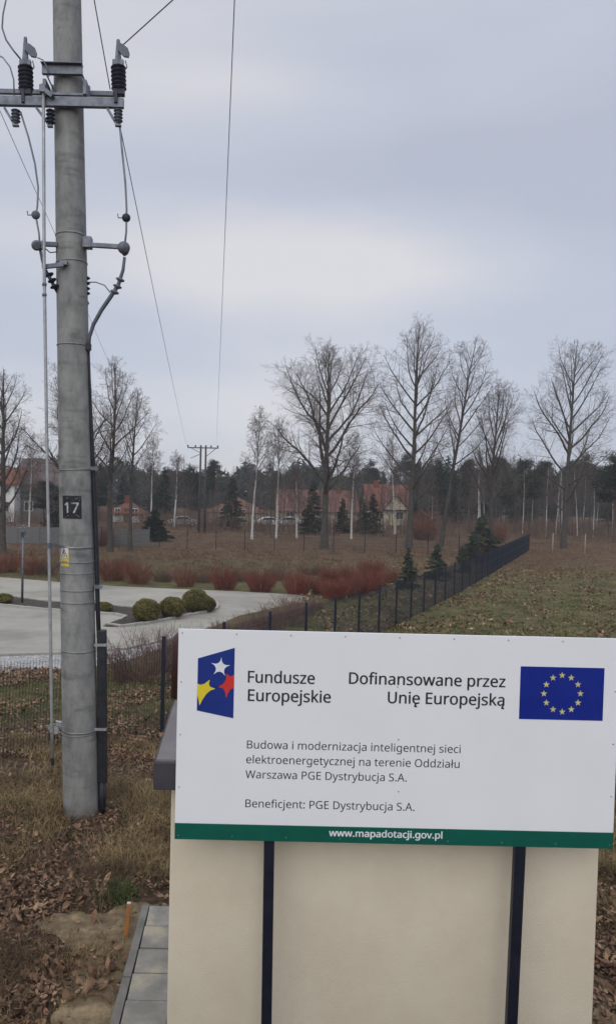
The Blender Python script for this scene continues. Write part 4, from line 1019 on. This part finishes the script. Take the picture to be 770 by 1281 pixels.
# mid-distance conifers with a place of their own
for (nm, lb, px, Y, hp, me_, wf_) in [
    ('spruce_tree', 'dark spruce beside the cream house wall', 290, 100, 66, SP[0], 1.3),
    ('spruce_tree', 'dark spruce directly behind the oak trunk, on its left', 391, 92, 68, SP[2], 1.0),
    ('spruce_tree', 'dark spruce between the oak and the gabled house', 428, 96, 44, SP[1], 1.5),
    ('spruce_tree', 'dark spruce in front of the gabled house, left of the pair', 455, 98, 42, SP[2], 1.3),
    ('spruce_tree', 'pointed dark spruce in front of the gabled house, right of the pair', 466, 94, 52, SP[0], 1.3),
    ('spruce_tree', 'narrow dark spruce between the small birch and the far power pole', 205, 112, 70, SP[1], 1.3),
    ('pine_tree', 'tall dark pine cut by the right edge', 768, 88, 104, PN[2], 1.2),
    ('pine_tree', 'dark pine rising behind the far end of the mesh fence', 655, 108, 88, PN[0], 1.0),
    ('pine_tree', 'shorter dark pine left of the one at the end of the mesh fence', 638, 112, 72, PN[1], 1.0),
    ('pine_tree', 'dark pine behind the leaning bare tree', 546, 118, 80, PN[2], 1.0),
    ('pine_tree', 'dark pine left of the far power pole', 236, 122, 64, PN[2], 1.2),
    ('pine_tree', 'dark evergreen behind the left birch', 55, 84, 62, PN[0], 1.5),
    ('spruce_tree', 'dark evergreen between the birch and the concrete pole', 72, 80, 58, SP[2], 1.5),
    ('pine_tree', 'dark evergreen directly behind the concrete pole on its right', 122, 96, 60, PN[1], 1.3)]:
    p = place(px, Y); hh = hp * Y / F; base = 12 if nm == 'pine_tree' else 10; s = hh / base
    conifer(nm, lb, p, me_, (s * wf_, s * wf_, s), px * .37)
# spreading dark shrub near the silver car
bushm = spruce_mesh(131, 3.2, 2.0, 9000, 'spruce', .16, 12, .12)
conifer('evergreen_shrub', 'round dark evergreen shrub left of the silver car', place(193, 74), bushm, (1.0, 1.0, 1.0), 0, None, 'shrub')
# young spruces along the fence
YS = [spruce_mesh(141, 2.2, .8, 3600, 'spruce_young', .10, 11, .03), spruce_mesh(142, 2.2, .95, 4200, 'spruce_young', .10, 10, .03)]
for lb, px, Y, hp, k, wf_ in (('leftmost young spruce behind the mesh fence, in front of the tallest bare tree', 512, 40, 52, 0, .95), ('young spruce behind the mesh fence, second from the left', 548, 45, 46, 1, 1.05), ('small young spruce third along the mesh fence', 579, 50, 34, 0, 1.1), ('big young spruce behind the far part of the mesh fence', 604, 60, 58, 1, 1.2), ('low young spruce left of the biggest one by the fence', 592, 58, 36, 0, 1.3)):
    h_ = hp * Y / F; s = h_ / 2.2; conifer('young_spruce', lb, place(px, Y), YS[k], (s * wf_, s * wf_, s), px, 'young spruces along the mesh fence')

# background wood: bare trees and pines, each a thing
bt = []
for sd_ in (201, 202, 203, 204):
    (Vt, Ft), (Vc, Fc) = grow_tree(seed=sd_, h=12, r0=.075, fork=.30, limbs=24, lang=(22, 44), llen=.20, counts=(8, 6, 5), trop=.09, twigr=.009, wob=.06, prof=PRF, limbs_dark=True)
    bt.append((npmesh('crown', Vc, Fc, 'twig_far'), npmesh('trunk', Vt, Ft, 'bark', True), npmesh('trunk', Vt, Ft, 'birch_bark', True)))
rw = random.Random(17)
def wood(n, pxa, pxb, Ya, Yb, ha, hb, label, group, kind='bare', birch=.0):
    for i in range(n):
        px = pxa + (pxb - pxa) * (i + rw.uniform(.1, .9)) / n; Y = rw.uniform(Ya, Yb); hh = rw.uniform(ha, hb)
        if kind == 'bare':
            m3 = rw.choice(bt); t = thing('bare_tree', label, 'tree', place(px, Y), rw.uniform(0, 6), group)
            link('crown', m3[0], t); link('trunk', m3[2] if rw.random() < birch else m3[1], t); s = hh / 12; t.scale = (s, s, s)
        else:
            m2_ = rw.choice(PN + SP[:2]); b_ = 12 if m2_ in PN else 10; t = conifer('pine_tree', label, place(px, Y), m2_, (hh / b_ * rw.uniform(.9, 1.4),) * 2 + (hh / b_,), rw.uniform(0, 6), group)
wood(14, 625, 800, 98, 114, 8, 11.5, 'thin birch at the edge of the wood on the right', 'birches at the edge of the right wood', birch=.7)
wood(60, 500, 810, 102, 132, 8, 11.5, 'thin bare tree in the wood behind the field on the right', 'bare trees of the right wood', birch=.15)
wood(30, 500, 810, 118, 165, 9.5, 13.0, 'dark pine in the wood behind the field on the right', 'pines of the right wood', 'pine')
wood(26, 250, 520, 132, 165, 7.5, 10.5, 'bare tree behind the orange roofed houses', 'bare trees behind the houses')
wood(20, 180, 520, 145, 185, 8.5, 11.5, 'dark pine behind the orange roofed houses', 'pines behind the houses', 'pine')
wood(60, 262, 515, 88, 114, 4.0, 8.5, 'low bare tree in front of the orange roofed houses', 'low bare trees before the houses', birch=.1)
wood(26, -40, 245, 92, 140, 7.0, 10.5, 'bare tree behind the houses on the left', 'bare trees on the left')
wood(14, -40, 240, 120, 160, 7.5, 10.0, 'dark pine behind the houses on the left', 'pines on the left', 'pine')

# far-off wood that reads as one mass
rng = np.random.default_rng(5)
n = 70000
Y = rng.uniform(190, 230, n); X = rng.uniform(-150, 190, n)
topz = 8.5 + 1.6 * np.sin(X * .11) + 1.3 * np.sin(X * .37 + 1) + .9 * np.sin(X * .9) + rng.normal(0, .5, n)
Zc = -1.3 + (topz + 1.3) * rng.uniform(0, 1, n) ** .8
V, Fq = needle_cards(rng, np.stack([X, Y, Zc], 1), 1.1, .9)
o = link('distant_wood', npmesh('distant_wood', V, Fq, 'spruce')); tag(o, 'far-off dark wood closing the view behind houses and field', 'wood', kind='stuff')

# undergrowth at the wood edge and brown bank
def stems(seed, centers, n, h, spread, sub=3, r=.008, up=1.0):
    rng = np.random.default_rng(seed); paths = []
    for (cx, cy, cz, hs) in centers:
        for i in range(n):
            a = rng.uniform(0, 6.28); rr = rng.uniform(0, 1) ** .5 * spread * .35 * hs; b = np.array([cx + rr * math.cos(a), cy + rr * math.sin(a), cz])
            L = h * hs * rng.uniform(.55, 1.05); tilt = rr / (spread * .35 * hs + 1e-6) * .5 * spread / h + .08
            d = np.array([math.cos(a) * tilt, math.sin(a) * tilt, up]) + rng.normal(0, .08, 3); d /= np.linalg.norm(d)
            P = [b]
            for k in range(3):
                d = d + rng.normal(0, .09, 3); d /= np.linalg.norm(d); P.append(P[-1] + d * L / 3)
            P = np.array(P); paths.append((P, np.array([r, r * .85, r * .65, r * .35])))
            for s in range(sub):
                t = rng.uniform(.25, .9); i0 = int(t * 3); q0 = P[i0] + (P[i0 + 1] - P[i0]) * (t * 3 - i0)
                dd = d + rng.normal(0, .45, 3); dd[2] = abs(dd[2]); dd /= np.linalg.norm(dd); l = L * rng.uniform(.15, .35)
                q1 = q0 + dd * l * .5; q2 = q1 + (dd + rng.normal(0, .2, 3)) * l * .5; paths.append((np.array([q0, q1, q2]), np.array([r * .6, r * .5, r * .3])))
    return tubes(paths, 3)
rng = np.random.default_rng(9)
cent = [(x, y, gz(y), rng.uniform(.5, 1.6)) for x, y in zip(rng.uniform(-34, 66, 800), rng.uniform(90, 122, 800))]
V, Fq = stems(3, cent, 9, 2.0, 2.0, 3, .02); o = link('undergrowth', npmesh('undergrowth', V, Fq, 'brown_stem')); tag(o, 'tangled brown undergrowth along the edge of the wood', 'undergrowth', kind='stuff')
cent = []
for i in range(520):
    px = rng.uniform(-40, 425); py = rng.uniform(693, 728); p = G(px, py)
    if py > 722 + px * .02: continue
    cent.append((p.x, p.y, p.z, rng.uniform(.25, .8)))
V, Fq = stems(4, cent, 16, .40, 1.2, 2, .009); o = link('undergrowth', npmesh('undergrowth', V, Fq, 'brush')); tag(o, 'low brown brush covering the bank beyond the driveway', 'undergrowth', kind='stuff')

# red dogwood and other shrubs
RS = [npmesh('stems', *stems(301 + k, [(0, 0, -.05, 1)], 230, 1.25, 1.9, 4, .011), 'red_stem') for k in range(3)]
DS = [npmesh('stems', *stems(305 + k, [(0, 0, -.05, 1)], 190, 1.2, 1.8, 4, .010), 'dull_red_stem') for k in range(2)]
BS = [npmesh('stems', *stems(311 + k, [(0, 0, -.05, 1)], 200, 1.25, 1.9, 4, .010), 'brown_stem') for k in range(2)]
def shrub(name, label, px, py, hp, mesh_, h0, group, wf_=1.0, Y=None):
    p = G(px, py) if Y is None else place(px, Y); s = hp * p.y / F / h0; t = thing(name, label, 'shrub', p, px * .7, group); t.scale = (s * wf_, s * wf_, s); link('stems', mesh_, t); return t
gr = 'dogwood shrubs along the driveway'
for i, (px, py, hp, wf_, lb) in enumerate([(8, 716, 32, 1.1, 'red stemmed shrub at the left edge, beyond the driveway'), (40, 719, 32, 1.0, 'red stemmed shrub between the lamp post and the rod, beyond the driveway'), (140, 726, 36, 1.1, 'red stemmed shrub immediately right of the concrete pole'), (172, 730, 34, 1.0, 'red stemmed shrub above the leftmost box ball'), (232, 734, 30, .9, 'red stemmed shrub above the rightmost box ball'), (281, 737, 34, .95, 'compact bright red shrub fourth from the concrete pole'), (326, 740, 34, 1.0, 'compact bright red shrub right of the box balls, beside the driveway end'), (372, 743, 34, 1.0, 'red shrub at the right end of the driveway')]):
    shrub('dogwood_shrub', lb, px, py, hp, (RS[i % 3] if i > 4 else DS[i % 2]), 1.25, gr, wf_ * .66)
ORD = ['first', 'second', 'third', 'fourth', 'fifth', 'sixth', 'seventh', 'eighth', 'ninth', 'tenth', 'eleventh', 'twelfth', 'thirteenth', 'fourteenth', 'last']
clump_ = [(404, 37, 24), (420, 35, 30), (436, 36, 32), (451, 37, 30), (464, 39, 30), (476, 41, 27), (490, 43, 22), (415, 42, 24), (440, 43, 28), (466, 46, 26)]
for i, (px, Y, hp) in enumerate(sorted(clump_)):
    shrub('dogwood_shrub', ORD[i] + ' from the left of the bright red shrubs clumped before the young spruces', px, 0, hp, (RS + DS)[i % 5], 1.25, 'red shrubs of the dense clump behind the fence', .70, Y)
for i, (px, Y, hp) in enumerate(sorted([(88, 40, 30), (205, 41, 26), (255, 41, 28), (305, 42, 28), (350, 43, 30), (390, 46, 28), (60, 43, 34), (120, 44, 34), (160, 46, 30)])):
    shrub('bare_shrub', ORD[i] + ' from the left of the brown leafless shrubs on the bank beyond the driveway', px, 0, hp * .7, BS[i % 2], 1.25, 'brown shrubs on the bank', .95, Y)
# pinkish hedge along the fence
PK = [npmesh('stems', *stems(321 + k, [(0, 0, -.05, 1)], 110, 1.25, 1.6, 8, .007), 'pink_stem') for k in range(3)]
PKB = [npmesh('stems', *stems(331 + k, [(0, 0, -.05, 1)], 100, 1.2, 1.6, 7, .007), 'brown_stem') for k in range(2)]
shrub('barberry_shrub', 'pinkish leafless shrub between the concrete pole and the information board', 188, 838, 62, PK[0], 1.2, 'pinkish shrubs', 1.15, 17.5)
shrub('barberry_shrub', 'small brown leafless shrub beside the pinkish one right of the pole', 170, 838, 40, PKB[0], 1.1, 'pinkish shrubs', 1.1, 17.0)
for i in range(15):
    u = i / 14; p = Vector((-1.45 + .35 * math.sin(i * 2.3), 18.6, 0)).lerp(Vector((3.0 + .5 * math.sin(i * 2.3), 31.5, 0)), u); p.z = gz(p.y)
    t = thing('hedge_shrub', ORD[i] + ' from the left of the pinkish hedge shrubs just behind the mesh fence', 'shrub', p, i * 1.3, 'hedge shrubs behind the mesh fence'); s = .84 - .12 * (i % 3) - .012 * i; t.scale = (s, s, s); link('stems', (PK + PKB[:1])[i % 4], t)
# rusty round shrubs near the wood edge
def leafy_ball(seed, r, n, size, m, squash=.85, rough=.12, shell=.55):
    rng = np.random.default_rng(seed); d = rng.normal(0, 1, (n, 3)); d /= np.linalg.norm(d, axis=1, keepdims=True)
    b = 1 + rough * np.sin(d[:, 0] * 5 + seed) * np.cos(d[:, 1] * 6) + rough * .6 * np.sin(d[:, 2] * 11 + d[:, 0] * 9)
    rr = r * b * (shell + (1 - shell) * rng.uniform(0, 1, n) ** .45); P = d * rr[:, None]; P[:, 2] = P[:, 2] * squash + r * squash * .95
    P = P[P[:, 2] > 0.0]
    V, Fq = needle_cards(rng, P, size, 1); return npmesh('foliage', V, Fq, m)
rb_ = leafy_ball(5, 1.9, 5200, .10, 'rust_leaf', .95, .30, .15)
for lb, px, Y, s in (('round rust brown shrub behind the leaning bare tree', 531, 86, 1.0), ('small rust brown shrub beside the big young spruce', 624, 84, .6), ('rust brown shrub half hidden behind the concrete pole', 132, 66, .5)):
    t = thing('rusty_shrub', lb, 'shrub', place(px, Y), 0, 'rust brown shrubs'); t.scale = (s,) * 3; link('foliage', rb_, t)
    st_ = link('stems', BS[0], t); st_.scale = (1.4,) * 3
# box balls
for k, (px, py, r, lb) in enumerate(((182, 779, 18.5, 'leftmost of the clipped box balls on the driveway island'), (214.5, 774, 17, 'middle of the clipped box balls on the driveway island'), (244, 767, 18.5, 'large right hand box ball on the driveway island'), (258, 766, 12, 'small box ball tucked behind the right hand one'), (2, 756, 14, 'low green shrub on the driveway island at the left edge'), (128, 766, 13, 'low box shrub just right of the concrete pole'))):
    p = G(px, py); rr_ = r * p.y / F; t = thing('box_ball', lb, 'shrub', (p.x, p.y + rr_ * .3, p.z + .03), k, 'box shrubs on the island')
    link('foliage', leafy_ball(40 + k, rr_ * .96, 9500, .036, 'box_leaf', .82 if k < 4 else .45, .05, .80), t)
    link('core', leafy_ball(60 + k, rr_ * .82, 2500, .09, 'soil', .84 if k < 4 else .45, .03, .9), t)

# ------------------------------------------------------------------ small things
lp = G(28, 755); hh = (755 - 656) * lp.y / F
lamp = thing('parking_lamp', 'slim grey lamp post with a small square head at the left edge of the driveway', 'lamp post', lp)
MB().tube([(0, 0, 0), (0, 0, hh * .93)], [.055, .04], 12).build('post', 'galv', lamp, smooth=True)
hd = MB().box((0, 0, hh * .90), (.16, .16, .20)).box((0, 0, hh * .965), (.34, .30, .05)).box((0, 0, hh * .99), (.20, .18, .04)).build('lamp_head', 'galv', lamp, bevel=.01)
MB().box((0, -.09, hh * .88), (.12, .02, .22)).build('lens', 'insul', hd)
MB().lathe((0, 0, 0), (0, 0, .05), [(0, .12), (.7, .12), (1, .06)], 12).build('base', 'galv', lamp)
for lb, px in (('left one of the two pale tree stakes before the lone bare tree', 690.5), ('right one of the two pale tree stakes before the lone bare tree', 731)):
    t = thing('tree_stake', lb, 'stake', (col(px, 68, 680), 68, gz(68)), 0, 'pale stakes'); MB().tube([(0, 0, -.2), (.02, 0, 1.95)], [.06, .05], 8).build('stake', 'stake_grey', t, smooth=True)
    MB().tube([(0, 0, 1.93), (.0, 0, 1.99)], [.052, .035], 8).build('top', 'stake_grey', t)
A, B = G(156.5, 1173), None
st0 = thing('marker_peg', 'small orange wooden peg stuck in the sandy soil by the paving', 'peg', (A.x, A.y, 0)); B = at(161.5, 1130, A.y) - Vector(st0.location)
MB().bar((0, 0, -.1), (B.x, 0, B.z), .036, .026, (0, 1, 0)).build('peg', 'stake', st0, bevel=.003)
MB().box((B.x, 0, B.z + .003), (.034, .024, .008)).build('pale_end', 'frame_white', st0)

# ------------------------------------------------------------------ leaves and grass
def in_view(x, y): return abs(x) < 1e9
def excl(X, Y):
    m = np.ones(len(X), bool)
    m &= ~((X > foot_x(Y, -.09)) & (X < crr + .02) & (Y > 3.6) & (Y < fA.y + .04))
    return m
def noise2(X, Y, s, seed):
    r_ = np.random.default_rng(seed); out_ = np.zeros(len(X))
    for k in range(7):
        a = r_.uniform(0, 6.28); f = s * r_.uniform(.5, 2.2); out_ += np.sin(X * math.cos(a) * f + Y * math.sin(a) * f + r_.uniform(0, 6.28))
    return out_ / 3
sandP = np.array([(p.x, p.y) for p in sp_])
def in_poly(X, Y, P):
    c = np.zeros(len(X), bool); j = len(P) - 1
    for i in range(len(P)):
        xi, yi = P[i]; xj, yj = P[j]; cond = ((yi > Y) != (yj > Y)) & (X < (xj - xi) * (Y - yi) / (yj - yi + 1e-12) + xi); c ^= cond; j = i
    return c
def gzv(Y): return np.interp(Y, KY, KZ)
def leaves(name, n, xr_, yr_, size, label, seed, dens=None):
    rng = np.random.default_rng(seed); X = rng.uniform(*xr_, n); Y = rng.uniform(*yr_, n)
    keep = excl(X, Y)
    if dens is not None: keep &= rng.uniform(0, 1, n) < dens(X, Y)
    X, Y = X[keep], Y[keep]; n = len(X)
    Z = gzv(Y) + .01 + rng.uniform(0, .045, n); a = rng.uniform(0, 6.28, n); s = size * rng.uniform(.55, 1.25, n)
    # lobed leaf: 6 points, folded along the midrib, tilted
    base = np.array([[-1, 0, 0], [-.45, .55, .28], [.25, .62, .34], [1.05, 0, .10], [.25, -.62, .30], [-.45, -.55, .24]])
    Rz = np.stack([np.stack([np.cos(a), -np.sin(a), 0 * a], -1), np.stack([np.sin(a), np.cos(a), 0 * a], -1), np.stack([0 * a, 0 * a, 1 + 0 * a], -1)], 1)
    t1, t2 = rng.normal(0, .45, n), rng.normal(0, .45, n)
    Bs = base[None] * np.array([1, 1, 1])[None, None] * s[:, None, None]
    Bs[:, :, 2] *= rng.uniform(-1.2, 1.4, n)[:, None]; Bs[:, :, 1] *= rng.uniform(.6, 1.1, n)[:, None]
    Bs[:, :, 2] += Bs[:, :, 0] * t1[:, None] + Bs[:, :, 1] * t2[:, None]
    V = np.einsum('nij,nkj->nki', Rz, Bs) + np.stack([X, Y, Z], -1)[:, None]
    low = np.minimum(V[:, :, 2].min(1) - gzv(Y) - .004, 0); V[:, :, 2] -= low[:, None]
    i0 = np.arange(n)[:, None] * 6; Fq = np.concatenate([i0 + np.array([[0, 3, 2, 1]]), i0 + np.array([[0, 5, 4, 3]])])
    o = link(name, npmesh(name, V.reshape(-1, 3), Fq, 'leaf')); tag(o, label, 'leaves', kind='stuff'); return o
def blades(name, n, xr_, yr_, h, w, m, label, seed, dens=None, lean=.6, clump=0, pts=None):
    rng = np.random.default_rng(seed)
    if pts is None: X = rng.uniform(*xr_, n); Y = rng.uniform(*yr_, n)
    else: X, Y = pts
    keep = excl(X, Y)
    if dens is not None: keep &= rng.uniform(0, 1, len(X)) < dens(X, Y)
    X, Y = X[keep], Y[keep]
    if clump: X = np.repeat(X, clump) + rng.normal(0, h * .25, len(X) * clump); Y = np.repeat(Y, clump) + rng.normal(0, h * .25, len(Y) * clump)
    n = len(X); Z = gzv(Y) - .005; a = rng.uniform(0, 6.28, n); hh = h * rng.uniform(.4, 1.25, n); l = lean * rng.uniform(.2, 1.5, n)
    dx, dy = np.cos(a), np.sin(a); b = a + rng.normal(0, 1.2, n) + 1.57; sx, sy = np.cos(b) * w, np.sin(b) * w
    P0 = np.stack([X, Y, Z], -1); P1 = np.stack([X + dx * hh * l * .35, Y + dy * hh * l * .35, Z + hh * .6], -1); P2 = np.stack([X + dx * hh * l, Y + dy * hh * l, Z + hh * (1 - .25 * l)], -1)
    s = np.stack([sx, sy, 0 * sx], -1)
    V = np.stack([P0 - s, P0 + s, P1 + s * .75, P1 - s * .75, P2 + s * .2, P2 - s * .2], 1).reshape(-1, 3)
    i0 = np.arange(n)[:, None] * 6; Fq = np.concatenate([i0 + np.array([[0, 1, 2, 3]]), i0 + np.array([[3, 2, 4, 5]])])
    o = link(name, npmesh(name, V, Fq, m)); tag(o, label, 'grass' if 'grass' in name or 'turf' in name else 'plants', kind='stuff'); return o
notsand = lambda X, Y: np.where(in_poly(X, Y, sandP), np.clip(.16 + .5 * noise2(X, Y, 5, 77), .04, .7), 1.0)
leaves('leaf_litter', 50000, (-3.6, 5.2), (4.6, 11.8), .025, 'dead brown leaves lying over the near ground', 1, lambda X, Y: notsand(X, Y) * np.clip(.55 + .55 * noise2(X, Y, 2.2, 3) + .25 * (Y < 8.3), .06, 1))
leaves('leaf_litter', 22000, (-7.0, -.6), (11.3, 18.2), .036, 'dead brown leaves on the lawn behind the mesh fence', 2, lambda X, Y: np.clip(.45 + .6 * noise2(X, Y, 1.6, 5), .05, 1))
leaves('leaf_litter', 34000, (3.0, 30), (17, 56), .065, 'scattered dead leaves on the field beside the fence', 6, lambda X, Y: np.clip(.45 + .6 * noise2(X, Y, 1.2, 5), .05, 1))
blades('dry_grass', 120000, (-3.8, 5.2), (7.6, 12.4), .17, .0036, 'straw', 'dry straw coloured grass round the foot of the concrete pole', 3, lambda X, Y: np.clip(.36 + .5 * noise2(X, Y, 2.4, 7) - .35 * (Y < 8.0) - .25 * (Y > 10.9), .05, 1), 1.1)
blades('dry_grass', 70000, (-3.6, 5.2), (4.8, 8.2), .11, .0028, 'straw', 'thin dry grass between the dead leaves in the foreground', 4, lambda X, Y: notsand(X, Y) * np.clip(.3 + .8 * noise2(X, Y, 2.6, 9), .0, 1), 1.1)
blades('green_grass', 30000, (-7.0, -.4), (11.6, 18.0), .07, .005, 'grass_dull', 'short dull green lawn behind the mesh fence', 5, lambda X, Y: np.clip(.55 + .6 * noise2(X, Y, 1.3, 12), .08, 1), .8)
tp_ = G(148, 1122); rg2 = np.random.default_rng(4)
blades('green_tuft', 0, None, None, .16, .004, 'grass_green', 'green grass tuft above the orange peg', 7, None, 1.0, 0, (tp_.x + rg2.normal(0, .09, 260), tp_.y + rg2.normal(0, .10, 260)))
# field to the right of the fence and behind the fence
def right_of_fence(X, Y): return (X > posts[0].x + (Y - posts[0].y) * (posts[-1].x - posts[0].x) / (posts[-1].y - posts[0].y) + .1)
rng = np.random.default_rng(31); nn = 34000
Yf = 16 + 60 * rng.uniform(0, 1, nn) ** 1.25; Xf = rng.uniform(0, 1, nn) * (Yf * .58 + 2)
k = right_of_fence(Xf, Yf); blades('field_grass', 0, None, None,   .10, .014, 'grass_dull', 'short green and brown grass of the field right of the mesh fence', 8, lambda X, Y: np.clip(.6 + .5 * noise2(X, Y, .8, 2), .1, 1) * np.clip((64 - Y) / 18, .12, 1), .9, 4, (Xf[k], Yf[k]))
Yf = rng.uniform(44, 98, 26000); Xf = rng.uniform(-.36, .60, 26000) * Yf
k = ~((Yf < 52) & (Xf > 0) & right_of_fence(Xf, Yf)); blades('field_grass', 0, None, None, .22, .014, 'field_straw', 'rough brown grass of the field in front of the wood', 9, lambda X, Y: np.clip(.45 + .6 * noise2(X, Y, .35, 4), .05, 1), .8, 3, (Xf[k], Yf[k]))
Xf = rng.uniform(-1.5, 12, 12000); Yf = rng.uniform(14, 36, 12000); k = ~right_of_fence(Xf - .2, Yf) & (Xf > -1 + (Yf - 14) * .12)
blades('field_grass', 0, None, None, .09, .008, 'grass_dull', 'dull grass on the strip behind the mesh fence', 10, None, .9, 3, (Xf[k], Yf[k]))
hz = MB().box((0, 150, 12.5), (1500, 800, 29.8)).build('haze', 'ground')
hm = bpy.data.materials.new('haze'); hm.use_nodes = True; nt = hm.node_tree; nt.nodes.remove(nt.nodes['Principled BSDF'])
pv = nt.nodes.new('ShaderNodeVolumePrincipled'); pv.inputs['Color'].default_value = (.86, .88, .92, 1); pv.inputs['Density'].default_value = .0006
nt.links.new(pv.outputs[0], nt.nodes['Material Output'].inputs['Volume']); hz.data.materials[0] = hm
tag(hz, 'thin grey winter haze filling the air over the field', 'haze', kind='stuff')
leaves('leaf_litter', 9000, (-3.6, 5.2), (4.6, 9.5), .040, 'larger dead leaves scattered over the near ground', 12, lambda X, Y: notsand(X, Y) * np.clip(.4 + .7 * noise2(X, Y, 3.2, 13), .03, 1))
rng = np.random.default_rng(41); n = 1500
X = rng.uniform(-3.2, 4.2, n); Y = rng.uniform(4.3, 7.6, n); k = excl(X, Y); X, Y = X[k], Y[k]; n = len(X); sz = .004 + .022 * rng.uniform(0, 1, n) ** 3
B8 = np.array([[1, 0, 0], [-1, 0, 0], [0, 1, 0], [0, -1, 0], [0, 0, .8], [0, 0, -.5]]); V = B8[None] * sz[:, None, None] * rng.uniform(.6, 1.3, (n, 6, 1)) + np.stack([X, Y, gzv(Y) + .010], -1)[:, None]
Fo = np.array([[0, 2, 4], [2, 1, 4], [1, 3, 4], [3, 0, 4], [2, 0, 5], [1, 2, 5], [3, 1, 5], [0, 3, 5]]); Fq = (np.arange(n)[:, None, None] * 6 + Fo[None]).reshape(-1, 3)
o = link('soil_clods', npmesh('soil_clods', V.reshape(-1, 3), Fq, 'sand')); tag(o, 'crumbs and clods of sandy soil on the bare ground', 'soil', kind='stuff')
cent = []
for i in range(70):
    px, py = (rng.uniform(-10, 95), rng.uniform(1165, 1275)) if i < 42 else (rng.uniform(0, 210), rng.uniform(1040, 1130))
    p = G(px, py)
    if not in_poly(np.array([p.x]), np.array([p.y]), sandP)[0]: cent.append((p.x, p.y, p.z, rng.uniform(.5, 1.1)))
V, Fq = stems(51, cent, 12, .24, .30, 4, .0022); o = link('dry_weeds', npmesh('dry_weeds', V, Fq, 'brown_stem')); tag(o, 'thin dead weed stems standing among the fallen leaves in the foreground', 'weeds', kind='stuff')
print('objects', len(bpy.data.objects))
